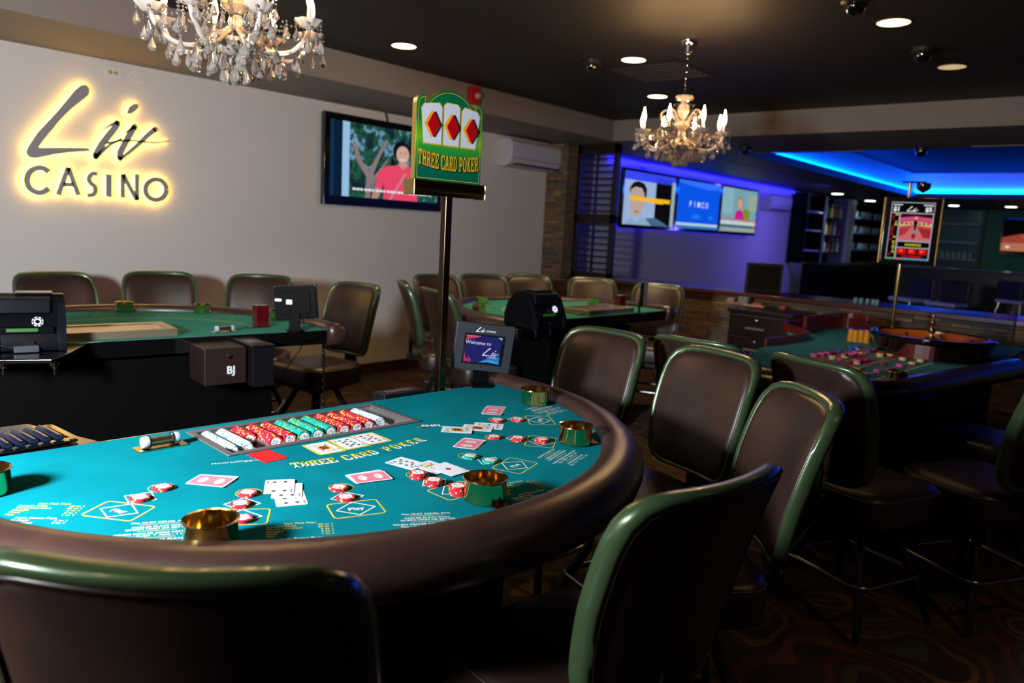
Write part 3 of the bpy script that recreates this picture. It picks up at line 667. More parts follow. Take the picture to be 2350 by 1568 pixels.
def card_table(label, loc, rz, felt, Wd=.872, vd=.975, v0=.087, tray=True, pd=.60):
    t = thing('card_table', label, 'table', loc=loc, rz=rz); t['frame'] = 1; del t['frame']
    E = dpath(Wd+.012, v0, vd+.012); fl = E + [(-Wd-.012, 0), (Wd+.012, 0)]
    mb = MB()
    if tray:                                   # the felt is cut out around the chip tray
        tx0, tx1, ty0, ty1 = tray
        n = len(fl)
        top = [(p[0],p[1]) for p in E]
        L_ = [p for p in top if p[0] >= tx1] ; Rr = [p for p in top if p[0] <= tx0]; Mi = [p for p in top if tx0 < p[0] < tx1]
        mb.prism([(tx1,0),(Wd+.012,0)]+L_+[(tx1, L_[-1][1])], TZ-.012, TZ); mb.prism([(-Wd-.012,0),(tx0,0),(tx0,Rr[0][1])]+Rr, TZ-.012, TZ)
        mb.prism([(tx1,ty1),(tx1,L_[-1][1])]+Mi+[(tx0,Rr[0][1]),(tx0,ty1)], TZ-.012, TZ); mb.box((tx0,0,TZ-.012),(tx1,ty0,TZ))
    else: mb.prism(fl, TZ-.012, TZ)
    mb.build('felt_top', felt, t)
    mb = MB(); path = []
    E2 = dpath(Wd, v0, vd, n=56)
    pts = [(Wd, -.015), (Wd, v0*.5)] + E2 + [(-Wd, v0*.5), (-Wd, -.015)]
    for i, p in enumerate(pts):
        a = pts[max(i-1,0)]; b = pts[min(i+1,len(pts)-1)]; dx, dy = b[0]-a[0], b[1]-a[1]; l = math.hypot(dx, dy); path.append(((p[0],p[1],0),(dy/l,-dx/l,0)))
    pr = [(0,.900),(.000,.920),(.009,.934),(.028,.942),(.056,.943),(.084,.936),(.104,.919),(.116,.896),(.118,.872),(.110,.848),(.092,.832),(.06,.826),(.0,.828)]
    o = None
    full = []
    for k, s_ in ((0,.55),(0,.85)): full.append(None)
    first = path[0]; last = path[-1]
    def sc(pr, k): cx, cz = .064, .885; return [(cx+(d-cx)*k, cz+(z-cz)*k) for d, z in pr]
    rings = [((Vector(first[0])+Vector((0,-.030,0)), first[1]), sc(pr,.55)), ((Vector(first[0])+Vector((0,-.018,0)), first[1]), sc(pr,.86))] + [(p, pr) for p in path] + [((Vector(last[0])+Vector((0,-.018,0)), last[1]), sc(pr,.86)), ((Vector(last[0])+Vector((0,-.030,0)), last[1]), sc(pr,.55))]
    n = len(pr); vs = []
    for (p, q), r in rings: vs += [Vector(p)+Vector(q)*d+Vector((0,0,z)) for d, z in r]
    fs = [(j*n+k, j*n+(k+1)%n, (j+1)*n+(k+1)%n, (j+1)*n+k) for j in range(len(rings)-1) for k in range(n)] + [tuple(reversed(range(n))), tuple(range((len(rings)-1)*n, len(rings)*n))]
    mb.add(vs, fs); mb.build('padded_rail', RAILM, t, smooth=60)
    mb = MB(); A_ = dpath(Wd-.05, v0, vd-.06)
    if tray: mb.prism(A_+[(-Wd+.02,.012),(Wd-.02,.012)], TZ-.10, TZ-.052)
    else: mb.prism(A_+[(-Wd+.02,.012),(Wd-.02,.012)], TZ-.075, TZ-.013)
    mb.build('under_frame', BLACK, t)
    mb = MB(); mb.box((-Wd,-.010,TZ-.075),(Wd,-.0005,TZ-.001)); mb.build('dealer_edge', BLKGL, t, bevel=.002)
    mb = MB(); mb.prism(dpath(pd,.25,.66)+[(-pd,.06),(pd,.06)], .0, TZ-.10); mb.build('pedestal', mat('pedestal_laminate','070809',.5,spec=.05), t)
    mb = MB(); mb.prism(dpath(pd+.02,.25,.68)+[(-pd-.02,.04),(pd+.02,.04)], .0, .08); mb.build('kick_base', BLACK, t)
    return t
TR = (-.292,.292,.040,.290)
T1 = card_table('nearest half-round poker table with teal felt, chip tray and brown padded rail', (-1.935,1.22,0), math.radians(-94.0), FELT, tray=TR)
T2 = card_table('half-round table with warm-lit green felt nearest the lettered wall, left of the green sign', (-3.45,1.50,0), math.radians(81.5), FELT_WARM, vd=1.06, tray=False)
T3 = card_table('half-round table, felt warm-lit green, before the stone half wall, right of the green sign', (-2.99,4.45,0), math.radians(88.5), FELT_WARM, vd=1.07, tray=False, pd=.48)
bpy.context.view_layer.update()
def inv(t): return t.matrix_world.inverted()

# ---- printed layout on the poker felt
I1 = inv(T1); pw = MB()
def fbase(p, lo, hi, z=TZ+.0003):
    a, b = at(lo[0],lo[1],z), at(hi[0],hi[1],z); y = b-a; return basis(at(p[0],p[1],z), y.cross(Vector((0,0,1))), y)
# arched title
p0, p1, p2 = at(672,1075,TZ), at(838,1049,TZ), at(986,1010,TZ)
c1 = p1*2-(p0+p2)*.5
def bez(t_): return p0*(1-t_)**2+c1*2*t_*(1-t_)+p2*t_*t_
ttl = 'THREE CARD POKER'; adv = [.72 if c == ' ' else 1 for c in ttl]; tot = sum(adv); acc = 0
LEN = sum((bez((i+1)/20)-bez(i/20)).length for i in range(20)); cw = LEN/tot
for c, a_ in zip(ttl, adv):
    if c != ' ':
        q = bez((acc+.02)/tot); r = bez((acc+.84)/tot); slab(pw, c, cw*.80, .040, 0, None, 1, I1 @ basis(q+Vector((0,0,.0003)), r-q, Vector((0,0,1)).cross(r-q)), split=0)
    acc += a_
def ring(mb, pts, w, z, mi, M):
    n = len(pts); cx = sum(p[0] for p in pts)/n; cyy = sum(p[1] for p in pts)/n
    inn = []
    for i in range(n):
        a, b, c = Vector(pts[i-1]), Vector(pts[i]), Vector(pts[(i+1)%n]); e1 = (b-a).normalized(); e2 = (c-b).normalized()
        n1 = Vector((-e1.y, e1.x)); n2_ = Vector((-e2.y, e2.x)); m = (n1+n2_).normalized(); k = w/max(.3, m.dot(n1))
        if (Vector((cx,cyy))-b).dot(m) < 0: m = -m
        inn.append(tuple(b+m*k))
    mb.add([(p[0],p[1],z) for p in pts]+[(p[0],p[1],z) for p in inn], [(i,(i+1)%n,n+(i+1)%n,n+i) for i in range(n)], mi, M)
BET = [((371,1120),(322,1143),(273,1173)),((571,1132),(556,1157),(552,1187)),((783,1120),(797,1142),(817,1168)),((958,1090),(997,1108),(1046,1126)),
       ((1075,1047),(1122,1058),(1182,1069)),((1134,1004),(1188,1008),(1241,1014)),((1140,964),(1188,963),(1239,965))]
for i, (a, b, c) in enumerate(BET):
    A_, B_, C_ = at(*a,TZ), at(*b,TZ), at(*c,TZ); d = C_-A_; d.z = 0; d.normalize(); x = Vector((0,0,1)).cross(d)   # d: dealer -> player
    up = -d; xx = up.cross(Vector((0,0,1)))
    M = lambda o: I1 @ basis((o.x,o.y,TZ+.0004), xx, up)
    ring(pw, ell(.0275,.0275,28), .0018, 0, 1, M(A_))
    ring(pw, [(0,.037),(-.037,0),(0,-.037),(.037,0)], .0026, 0, 0, M(B_))
    ring(pw, [(0,.040),(-.042,0),(0,-.036),(.042,0)], .0026, .0001, 0, M(C_))
    ring(pw, rrect(.108,.082,.010,3), .0030, 0, 1, M(C_))
    pw.text('Play', .021, .0, None, 0, M(C_) @ XF((0,-.007,0)), bold=.015)
PLAY = ['Play MUST EQUAL Ante','-','DEALER PLAYS WITH','QUEEN HIGH OR BETTER','-','WHEN DEALER DOES NOT PLAY','Play - PUSH  *  Ante - 1 to 1','-','WHEN DEALER PLAYS','Play - 1 to 1  *  Ante - 1 to 1']
PAIR = [('Pair Plus Pays','C'),('Straight Flush','40 to 1'),('Three-of-a-Kind','30 to 1'),('Straight','6 to 1'),('Flush','3 to 1'),('Pair','1 to 1')]
ANTE = [('Ante Bonus Pays','C'),('Straight Flush','5 to 1'),('Three-of-a-Kind','4 to 1')]
def play(p, lo, hi):
    M = I1 @ fbase(p, lo, hi)
    for k, s_ in enumerate(PLAY):
        y = .045-k*.0105
        if s_ == '-': pw.flat(rc(-.034,y+.003,.034,y+.0046), 0, 1, M)
        else: pw.text(s_, .0098, 0, None, 0, M @ XF((0,y,0)), bold=.012)
def pays(p, lo, hi):
    M = I1 @ fbase(p, lo, hi); y = .05
    for tab, mi, s_ in ((PAIR,1,.0100),(ANTE,0,.0100)):
        for a, b in tab:
            if b == 'C': pw.text(a, s_*1.1, 0, None, mi, M @ XF((0,y,0)), bold=.01)
            else: pw.text(a, s_, 0, None, mi, M @ XF((-.062,y,0)), 'LEFT', bold=.01); pw.text(b, s_, 0, None, mi, M @ XF((.062,y,0)), 'RIGHT', bold=.01)
            y -= .0115
        y -= .004
play((360,1221),(352,1250),(372,1190)); play((985,1200),(992,1228),(972,1170)); play((1292,1048),(1330,1056),(1250,1040)); play((1254,941),(1290,950),(1222,934))
pays((690,1226),(692,1250),(690,1198)); pays((1208,1124),(1238,1140),(1175,1108)); pays((1330,985),(1362,990),(1292,981)); pays((95,1180),(72,1196),(120,1160))
pw.text('MontrealDigigraph', .016, 0, None, 0, I1 @ fbase((547,1061),(549,1067),(541,1051)))
pw.text('SHFL', .030, 0, None, 0, I1 @ fbase((993,979),(996,984),(986,970)), bold=.03)
Ms = I1 @ fbase((971,982),(974,986),(965,974)); mats3 = None
pw.flat(suit('H',.009,-.010,.004), 0, 2, Ms); pw.flat(suit('S',.009,.006,.004), 0, 3, Ms)
# printed yellow frames under the dealer's cards
for c, lo, hi in (((1372,490),(1280,443),(1470,540)),((1632,438),(1535,398),(1725,482)),((1850,392),(1765,358),(1940,432))):
    q = n2(440,920,4.519,c,lo,hi); ring(pw, rrect(.078,.100,.008,3), .0055, 0, 1, I1 @ fbase(q[0],q[2],q[1]))
pw.build('printed_layout', [WHITE, YELL, mat('red_ink','c0202c',.6), mat('black_ink','10141a',.6)], T1, recalc=False)

# ---- faint printed layouts on the two warm-tinted tables
for t in (T2, T3):
    mb = MB(); gw = mat('pale_print','a9b98a',.7)
    ah, ao = ell(.30,.42,48,0,.38), None
    arc = [(.60*math.cos(a), .10+.62*math.sin(a)) for a in [PI*(.12+.76*k/30) for k in range(31)]]
    for off in (0,.035):
        mb.stroke([(x*(1+off), y*(1+off)) for x, y in arc], .004, TZ+.0003, None, 0, None, 1)
    for k in range(26):
        a = PI*(.16+.68*k/25); x, y = .61*math.cos(a), .11+.63*math.sin(a); mb.flat(rc(-.007,-.004,.007,.005), TZ+.0005, 1, XF((x,y,0),a-PI/2))
    for k in range(7):
        a = PI*(.1+.8*k/6); ring(mb, ell(.052,.052,24), .003, TZ+.0004, 0, XF((.74*math.cos(a), .10+.76*math.sin(a), 0)))
    mb.build('printed_layout', [gw, mat('gold_print','b3913c',.7)], t, recalc=False)

# ------------------------------------------------------------------ brass cups on the rails
def cup_mesh():
    R, H = .0462, .052
    t = thing('cup_holder','', 'cup holder')
    mb = MB(); mb.lathe([(R-.006,0),(R-.001,.003),(R,.010),(R,H-.004),(R+.003,H-.001),(R+.0025,H+.001),(R-.002,H),(R-.0025,.006),(R-.008,.004),(.0,.004)], 40, cap1=False); mb.build('cup', BRASS, t, smooth=50)
    mb = MB(); mb.box((R-.002,-.022,.0005),(R+.018,.022,.004)); mb.build('rail_bracket', BRASSD, t, bevel=.001); return t
cup0 = cup_mesh(); used = [0]
def cup(rim, label, tab, zr=.9625):
    c = at(rim[0], rim[1], zr); ctr = tab.matrix_world @ Vector((0,.45,0)); rz = math.atan2(c.y-ctr.y, c.x-ctr.x)
    if used[0]: o = dup(cup0, loc=(c.x,c.y,TZ+.0008), rz=rz)
    else: o = cup0; o.location = (c.x,c.y,TZ+.0008); o.rotation_euler = (0,0,rz); used[0] = 1
    tag(o, label, 'cup holder', None); return o
cup((484,1191),'nearest brass cup holder in front of the spade fan, sharpest and largest on the left',T1)
cup((1115,1096),'large brass cup holder beside the tall red chip stack',T1)
cup((1322,976),'brass cup holder on the right curve of the rail past the second farthest position',T1)
cup((1228,893),'brass cup holder farthest up the nearest table by the first leather chair',T1)
cup((-38,1076),'brass cup holder cut off by the left edge of the photo',T1)
cup((285,694),'brass cup holder between the two left chairs at the lettered wall table',T2)
cup((465,698),'brass cup holder right of the second chair at the lettered wall table',T2)
cup((638,712),'brass cup holder half hidden behind the tablet seen from its back',T2)
cup((1107,681),'brass cup holder on the far table rail left of its card shuffler',T3)
cup((1100,701),'brass cup holder on the near left rail of the far table',T3)
cup((1362,684),'brass cup holder on the far table rail right of its card shuffler',T3)

# ------------------------------------------------------------------ the chip tray in the poker table
TRY = mat('brushed_tray_metal','a9a6a6',.32,.85)
tx0, tx1, ty0, ty1 = TR
t = thing('chip_tray','silver metal chip tray let into the dealer side of the nearest table','chip tray',M=T1.matrix_world)
mb = MB(); z = TZ+.0045
for a, b in (((tx0-.004,ty0-.004,TZ+.0005),(tx1+.004,ty0+.016,z)),((tx0-.004,ty1-.014,TZ+.0005),(tx1+.004,ty1+.004,z)),((tx0-.004,ty0+.016,TZ+.0005),(tx0+.014,ty1-.014,z)),((tx1-.014,ty0+.016,TZ+.0005),(tx1+.004,ty1-.014,z))): mb.box(a, b)
mb.build('rim', mat('tray_rim','8d8888',.35,.7), t, bevel=.0015)
NT = 13; pit = (tx1-tx0-.032)/NT; mb = MB(); xs = []; vs = []; fs = []
for k in range(NT):
    cx = tx0+.016+pit*(k+.5)
    for j in range(9 if k < NT-1 else 9):
        a = PI+PI*j/8; xs.append((cx+pit*.485*math.cos(a), TZ-.013+pit*.55*math.sin(a)))
n = len(xs)
mb.add([(x,ty0+.014,z_) for x, z_ in xs]+[(x,ty1-.012,z_) for x, z_ in xs], [(i,i+1,n+i+1,n+i) for i in range(n-1)])
mb.box((tx0+.010,ty0+.012,TZ-.040),(tx1-.010,ty0+.015,TZ)); mb.box((tx0+.010,ty1-.014,TZ-.040),(tx1-.010,ty1-.011,TZ))
mb.box((tx0+.010,ty0+.012,TZ-.040),(tx0+.014,ty1-.011,TZ)); mb.box((tx1-.014,ty0+.012,TZ-.040),(tx1-.010,ty1-.011,TZ)); mb.box((tx0+.010,ty0+.012,TZ-.044),(tx1-.010,ty1-.011,TZ-.040))
mb.build('channels', TRY, t, smooth=35, recalc=False)
# columns from the photo's left to right: colour, length of the column
COLS = [('white',.150),('white',.144),('red',.080),('red',.140),('red',.140),('teal',.140),('teal',.140),('teal',.138),('red',.140),('red',.140),('red',.136),('white',.134)]
TM = T1.matrix_world; rest = MB(); RM = []; nred = 0
names = ['first','second','third','fourth','fifth','sixth','seventh','eighth','ninth','tenth','eleventh','twelfth']
for k, (c, Ln) in enumerate(COLS):
    cx = tx1-.016-pit*(k+.5); n = int(Ln/CHT); yb = ty0+.030; ind = 21
    for j in range(n):
        y0_ = yb+j*CHT; jx = random.uniform(-.0006,.0006)
        M = TM @ Matrix.Translation((cx+jx, y0_, TZ-.013+.0004)) @ Matrix.Rotation(-PI/2,4,'X') @ Matrix.Rotation(random.uniform(0,6.28),4,'Z')
        if j >= n-ind:
            if j == n-1: M = TM @ Matrix.Translation((cx+jx, y0_, TZ-.013+.0004)) @ Matrix.Rotation(-PI/2+.0,4,'X') @ Matrix.Rotation(random.choice([.4,2.2,3.3,4.4,5.5]),4,'Z')
            chip(c, M, f'{c} chip in the {names[k]} column from the left of the chip tray', f'{c} chips in the {names[k]} column of the tray')
        else:
            b, s_ = {'red':(RED,RSP),'teal':(TEA,GSP),'white':(WCH,BSP)}[c]
            for m in (b, s_):
                if m not in RM: RM.append(m)
            nn = 20; rr = CHR
            for q in range(nn):
                a0, a1 = 2*PI*q/nn, 2*PI*(q+1)/nn
                rest.add([(rr*math.cos(a0),rr*math.sin(a0),.0002),(rr*math.cos(a1),rr*math.sin(a1),.0002),(rr*math.cos(a1),rr*math.sin(a1),CHT-.0002),(rr*math.cos(a0),rr*math.sin(a0),CHT-.0002)],[(0,1,2,3)], RM.index(s_ if q % 5 == 0 else b), M)
            if j == 0: rest.flat(list(reversed(ell(rr,rr,nn))), 0, RM.index(b), M)
tag(rest.build('poker_chips', RM, recalc=False), 'casino chips at the back ends of the tray columns, nearest the dealer side', 'poker chips', None, 'stuff')

# ------------------------------------------------------------------ clear tubes on brass plates
def tube_stand(label, M, L=.088):
    t = thing('clear_tube', label, 'tube', M=M)
    mb = MB(); mb.prism(rrect(.122,.046,.004), 0, .0025); mb.build('brass_plate', BRASS, t, bevel=.0006)
    mb = MB(); mb.lathe([(.0125,-L/2),(.0125,L/2),(.0100,L/2),(.0100,-L/2)], 28, M=XF((0,0,.0165),ry=PI/2), cap0=False, cap1=False)
    r_ = len(mb.v); mb.add([],[],0); mb.build('cylinder', CLEAR, t, smooth=40)
    for s_ in (-1,1):
        mb = MB(); mb.lathe([(.0145,0),(.0150,.002),(.0150,.013),(.0135,.0155),(.010,.0165),(.003,.016)], 28, M=XF((s_*(L/2-.014),0,.0175),ry=s_*PI/2)); mb.build('end_cap', mat('clear_cap','eef6ff',.05,trans=.6,ior=1.35), t, smooth=40)
        mb = MB(); mb.tube([(s_*(L/2-.016),.0155*math.cos(a*PI/10),.0175+.0155*math.sin(a*PI/10)) for a in range(20)], .0011, 6, closed=True); mb.build('rubber_ring', BLACK, t, smooth=60)
    mb = MB(); mb.lathe([(.0085,-L/2+.004),(.0085,L/2-.004)], 20, M=XF((0,0,.0165),ry=PI/2)); mb.build('brass_core', mat('core_brass','ecd2a0',.3,.6), t, smooth=40)
    return t
a, b = at(336,1013,TZ+.02), at(416,1000,TZ+.02); c = at(369,1025.5,TZ+.001)
TB1 = tube_stand('clear tube with black rings on a brass plate left of the chip tray', basis(c, b-a, Vector((0,0,1)).cross(b-a)))
e2 = T2.matrix_world.to_3x3() @ Vector((1,0,0))
dup(TB1, M=basis(at(515,762,TZ+.001), e2, Vector((0,0,1)).cross(e2)), label='clear tube on a brass plate beside the covered tray on the lettered wall table')
# ------------------------------------------------------------------ leather stools
def chair_proto(M, label):
    t = thing('leather_stool', label, 'stool', M=M)
    # local frame: sitter looks along +y, origin on the carpet under the seat
    def S_(k, th, bulge, off, top=1.075, bot=.600):
        H = top-bot; cz = (top+bot)/2
        hw = .232; hh = H/2; r = .085
        a = th
        c, s_ = math.cos(a), math.sin(a)
        e = 6.5 if True else 4
        d = (abs(c)**e+abs(s_)**e)**(-1/e)
        u, v = c*d*k, s_*d*k
        wz = 1.0 - .10*max(0, -v)            # a little narrower towards the bottom
        x = u*hw*wz; z = cz+v*hh
        tt = max(0, (v+1)/2)
        y = -.235 - .105*tt**1.8 - .02*tt + .055*(u*u) * (.75+.25*tt) + off
        return Vector((x, y, z))
    n = 56
    def shell(ks, offs):
        mb = MB(); vs = []
        for k, o in zip(ks, offs):
            for j in range(n): vs.append(S_(k, 2*PI*j/n+.0001, 0, o))
        vs.append(S_(0,0,0,offs[0])); c = len(vs)-1
        fs = [(j*n+i, j*n+(i+1)%n, (j+1)*n+(i+1)%n, (j+1)*n+i) for j in range(len(ks)-1) for i in range(n)] + [(c, (i+1)%n, i) for i in range(n)]
        mb.add(vs, fs); return mb
    shell([.05,.25,.45,.65,.80,.885,.918,.923],[.030,.030,.030,.028,.024,.017,.008,-.004]).build('backrest_cushion', LEATH, t, smooth=70)
    shell([.05,.25,.45,.65,.82,.90,.92],[-.036,-.036,-.035,-.034,-.032,-.028,-.012]).build('backrest_rear_panel', LEATH, t, smooth=70)
    # painted frame round the back
    mb = MB(); prof = [(.905,-.020),(.905,.005),(.94,.012),(.975,.011),(1.0,.002),(1.003,-.010),(1.0,-.024),(.97,-.033),(.93,-.034),(.905,-.028)]
    m = len(prof); vs = []
    for j in range(n):
        for k, o in prof: vs.append(S_(k, 2*PI*j/n+.0001, 0, o))
    mb.add(vs, [(j*m+i, j*m+(i+1)%m, ((j+1)%n)*m+(i+1)%m, ((j+1)%n)*m+i) for j in range(n) for i in range(m)])
    mb.build('backrest_frame', GREENF, t, smooth=60)
    for nm, k, o in (('front_piping',.909,.0070),('rear_piping',.906,-.030)):
        mb = MB(); mb.tube([S_(k, 2*PI*j/n, 0, o) for j in range(n)], .0042, 6, closed=True); mb.build(nm, PIPING, t, smooth=70)
    # seat: deep boxed cushion
    sw, sd, zt, zb = .235, .225, .575, .445
    mb = MB(); vs = []; ks = [(.05,.012),(.5,.012),(.8,.008),(.93,.0),(.985,-.014),(1.0,-.032),(1.0,-.105),(.985,-.122),(.95,-.130),(.3,-.130)]
    for k, dz in ks:
        for j in range(n):
            a = 2*PI*j/n; c, s_ = math.cos(a), math.sin(a); e = 5.5; d = (abs(c)**e+abs(s_)**e)**(-1/e)
            vs.append((c*d*sw*k, s_*d*sd*k+.02, zt+dz))
    mb.add(vs, [(j*n+i, j*n+(i+1)%n, (j+1)*n+(i+1)%n, (j+1)*n+i) for j in range(len(ks)-1) for i in range(n)]+[tuple(range(n)), tuple(range((len(ks)-1)*n, len(ks)*n))])
    mb.build('seat', LEATH, t, smooth=60)
    mb = MB(); mb.tube([((lambda a: ((math.cos(a)*(abs(math.cos(a))**5.5+abs(math.sin(a))**5.5)**(-1/5.5))*sw*.992, (math.sin(a)*(abs(math.cos(a))**5.5+abs(math.sin(a))**5.5)**(-1/5.5))*sd*.992+.02, zt-.016))(2*PI*j/n)) for j in range(n)], .0028, 6, closed=True)
    mb.build('seat_piping', mat('seam_brown','5a4540',.5), t, smooth=70)
    mb = MB(); mb.prism([(-.05,-.30),(.05,-.30),(.045,-.18),(-.045,-.18)], .50, .535); mb.box((-.05,-.285,.50),(.05,-.262,.72)); mb.build('back_bracket', STEEL, t, bevel=.006)
    mb = MB(); mb.box((-.12,-.11,.405),(.12,.15,.444)); mb.lathe([(.055,.37),(.055,.405)], 20, M=XF((0,.02,0))); mb.build('swivel_plate', STEEL, t, bevel=.004)
    for sx, sy in ((1,1),(-1,1),(-1,-1),(1,-1)):
        mb = MB(); mb.tube([(sx*.085, .02+sy*.085, .40), (sx*.15, .02+sy*.145, .24), (sx*.225, .02+sy*.215, .012)], [.019,.018,.015], 8); mb.build('leg', STEEL, t, smooth=50)
        
    q = rrect(.385,.37,.05,5,0,.02); mb = MB(); mb.tube([(x,y,.205) for x, y in q], .0115, 8, closed=True); mb.build('foot_ring', FOOT, t, smooth=60)
    return t
CP = [0]
def stool(c, deg, label, ws=1):
    # c: floor point below the middle of the top edge of the back; deg: compass of the sitter's gaze
    rz = math.radians(deg)-PI/2; f = Vector((math.cos(math.radians(deg)), math.sin(math.radians(deg)), 0))
    o = Vector((c[0],c[1],0)) + f*.33
    if CP[0] == 0: CP[0] = chair_proto(XF(o, rz, sc=1.04), label); return CP[0]
    return dup(CP[0], M=XF(o, rz), label=label)
def mid(a, b, z=1.05): return (at(a[0],a[1],z)+at(b[0],b[1],z))/2
c1 = at(372,1255,1.118); stool((c1.x,c1.y), 130, 'nearest brown stool, seen from behind across the bottom left corner')
stool((-.565,1.255), 170, 'brown stool seen from behind in the bottom right foreground with large green frame')
stool((-.74,2.20), 223, 'brown stool between the bottom right foreground stool and the tall upright one')
stool((-1.25,2.68), 251, 'tall upright brown stool facing the camera right of the nearest table')
stool((-1.82,2.78), 262, 'brown stool facing the camera at the far end of the nearest table')
stool((-.955,2.86), 68, 'brown stool with its back to the camera at the near end of the roulette table')
stool((-1.48,2.93), 86, 'brown stool mostly hidden behind the tall upright one, at the roulette table corner')
for px, dg, l in (((2262,1092),150,'dark brown stool cut off by the right edge of the photo'),((2275,1000),160,'dark stool facing the right long side of the roulette table')):
    s0 = at(px[0],px[1],.585); f_ = Vector((math.cos(math.radians(dg)), math.sin(math.radians(dg)), 0)); q_ = s0-f_*.33; stool((q_.x,q_.y), dg, l)
stool((-5.22,1.68), 0, 'leftmost brown stool against the lettered wall behind the black card shuffler')
stool((-5.18,2.32), -20, 'second brown stool from the left against the lettered wall')
stool((-4.82,2.88), -42, 'brown stool behind the tablet on the lettered wall table')
stool((-4.09,3.16), -84, 'brown stool with full seat visible at the right end of the lettered wall table')
stool((-4.15,3.62), 52, 'brown stool seen edge-on, leftmost at the far table before the stone wall')
stool((-4.64,4.37), -8, 'brown stool half hidden behind the sign pole, second from left at the far table')
stool((-3.62,3.42), 72, 'brown stool seen from behind just right of the sign pole')
stool((-4.58,4.90), -25, 'brown stool against the grey wall right of the sign pole')
stool((-4.48,5.40), -28, 'brown stool by the stone column behind the far card shuffler')
stool((-4.03,5.80), -47, 'brown stool in front of the slatted screen')
stool((-3.36,5.88), -70, 'brown stool at the right end of the far table by the half wall')

# ------------------------------------------------------------------ the green sign on its pole
e1 = Vector((.070,.9975,0)); n1 = Vector((.9975,-.070,0))
so = Vector((-1.915,1.872,0))
t = thing('table_sign','green THREE CARD POKER sign with three red diamond cards on a brass pole','sign',M=basis((so.x,so.y,TZ-.06), e1, (0,0,1)))
mb = MB(); mb.box((-.0145,-.0,-.0145),(.0145,.745,.0145)); mb.build('pole', mat('aged_brass_pole','66533e',.18,1), t, bevel=.003, loc=(-.02,0,0))
mb = MB(); mb.box((-.06,-.02,-.03),(.02,.05,-.004)); mb.build('clamp', BLACK, t, bevel=.003)
bz = .742; mb = MB(); pr = [(.018,-.002),(.030,.012),(.030,.034),(.020,.048),(-.020,.048),(-.030,.034),(-.030,.012),(-.018,-.002)]
x0, x1 = -.182, .130; nn = len(pr)
mb.add([(x,bz+p[1],p[0]) for x in (x0,x1) for p in pr], [tuple(range(nn)), tuple(range(nn,2*nn))]+[(i,(i+1)%nn,nn+(i+1)%nn,nn+i) for i in range(nn)]); mb.build('base_bar', BRASSD, t, bevel=.003)
for xe in (x0-.004, x1):
    mb = MB(); mb.box((xe,bz-.003,-.030),(xe+.004,bz+.049,.030)); mb.build('end_plate', BRASS, t, bevel=.002)
# panel outline
def arcp(cx, cyy, r, a0, a1, n=10): return [(cx+r*math.cos(math.radians(a0+(a1-a0)*k/n)), cyy+r*math.sin(math.radians(a0+(a1-a0)*k/n))) for k in range(n+1)]
X0, X1, YB, YT = -.173, .121, bz+.046, bz+.046+.262
xm = (X0+X1)/2
out = [(X0,YB),(X1,YB),(X1,YT-.018)] + arcp(X1-.033,YT-.018,.033,5,110,8)[1:] + arcp(xm,YT-.088,.130,32,148,16) + arcp(X0+.033,YT-.018,.033,70,175,8) + [(X0,YT-.018)]
def inset(P, w):
    n = len(P); R = []
    for i in range(n):
        a, b, c = Vector(P[i-1]), Vector(P[i]), Vector(P[(i+1)%n]); e_1, e_2 = (b-a).normalized(), (c-b).normalized()
        m_ = (Vector((-e_1.y,e_1.x))+Vector((-e_2.y,e_2.x)))
        m_ = m_.normalized() if m_.length > 1e-6 else Vector((0,0)); k = w/max(.5, m_.dot(Vector((-e_1.y,e_1.x)))); R.append(tuple(b+m_*k))
    return R
mb = MB(); mb.prism(out, -.010, .0105); mb.build('panel_body', mat('sign_gold_edge','c79a4e',.25,.8), t)
SG = ramp_mat('sign_green', [(0,'006a40'),(.32,'0a7a3e'),(.52,'6bbf2c'),(.62,'2c9c36'),(.85,'00684a'),(1,'00624a')], 1, .3)
nt = SG.node_tree; co = [n for n in nt.nodes if n.type == 'TEX_COORD'][0]; sp = nt.nodes.new('ShaderNodeSeparateXYZ'); rr = [n for n in nt.nodes if n.type == 'VALTORGB'][0]
ma = nt.nodes.new('ShaderNodeMapRange'); ma.inputs['From Min'].default_value = YT+.03; ma.inputs['From Max'].default_value = YB
nt.links.new(co.outputs['Object'], sp.inputs[0]); nt.links.new(sp.outputs[1], ma.inputs[0]); nt.links.new(ma.outputs[0], rr.inputs[0])
SGY = mat('sign_yellow','e2b81e',.35); SW = mat('sign_white','dfe2ee',.35); SR = mat('sign_red','c00812',.3); SK = mat('sign_black','081410',.4)
mb = MB(); mb.prism(inset(out,.0015), .0105, .0125); o_ = mb.build('green_face', SG, t)
mb = MB(); ring(mb, inset(out,.0075), .0018, .0128, 0, None)
W_, H_ = X1-X0, .262
def sx(u): return X0+u*W_
def sy(v): return YB+v*H_
cards = [[(.10,.38),(.375,.385),(.375,.88),(.33,.94),(.10,.90),(.06,.84)], [(.385,.385),(.640,.385),(.640,.92),(.60,.96),(.43,.96),(.385,.92)], [(.65,.385),(.90,.39),(.955,.85),(.91,.91),(.70,.945),(.65,.88)]]
for c in cards:
    c = [(u, .46+(v-.385)*.95) for u, v in c]
    P = [(sx(u),sy(v)) for u, v in c]; mb.flat(P, .0130, 0); 
    cxx = sum(p[0] for p in P)/len(P); cyy_ = sum(p[1] for p in P)/len(P); mb.flat([(cxx+(p[0]-cxx)*.93, cyy_+(p[1]-cyy_)*.955) for p in P], .0134, 1)
for cx_, cz_ in ((.225,.71),(.51,.71),(.80,.70)):
    q = [(0,.17),(.102,0),(0,-.17),(-.102,0)]
    mb.flat([(sx(cx_-.012+u),sy(cz_+v)) for u, v in q], .0137, 0)
ttl = 'THREE CARD POKER'; acc = 0; wsum = sum(.45 if c == ' ' else 1 for c in ttl)
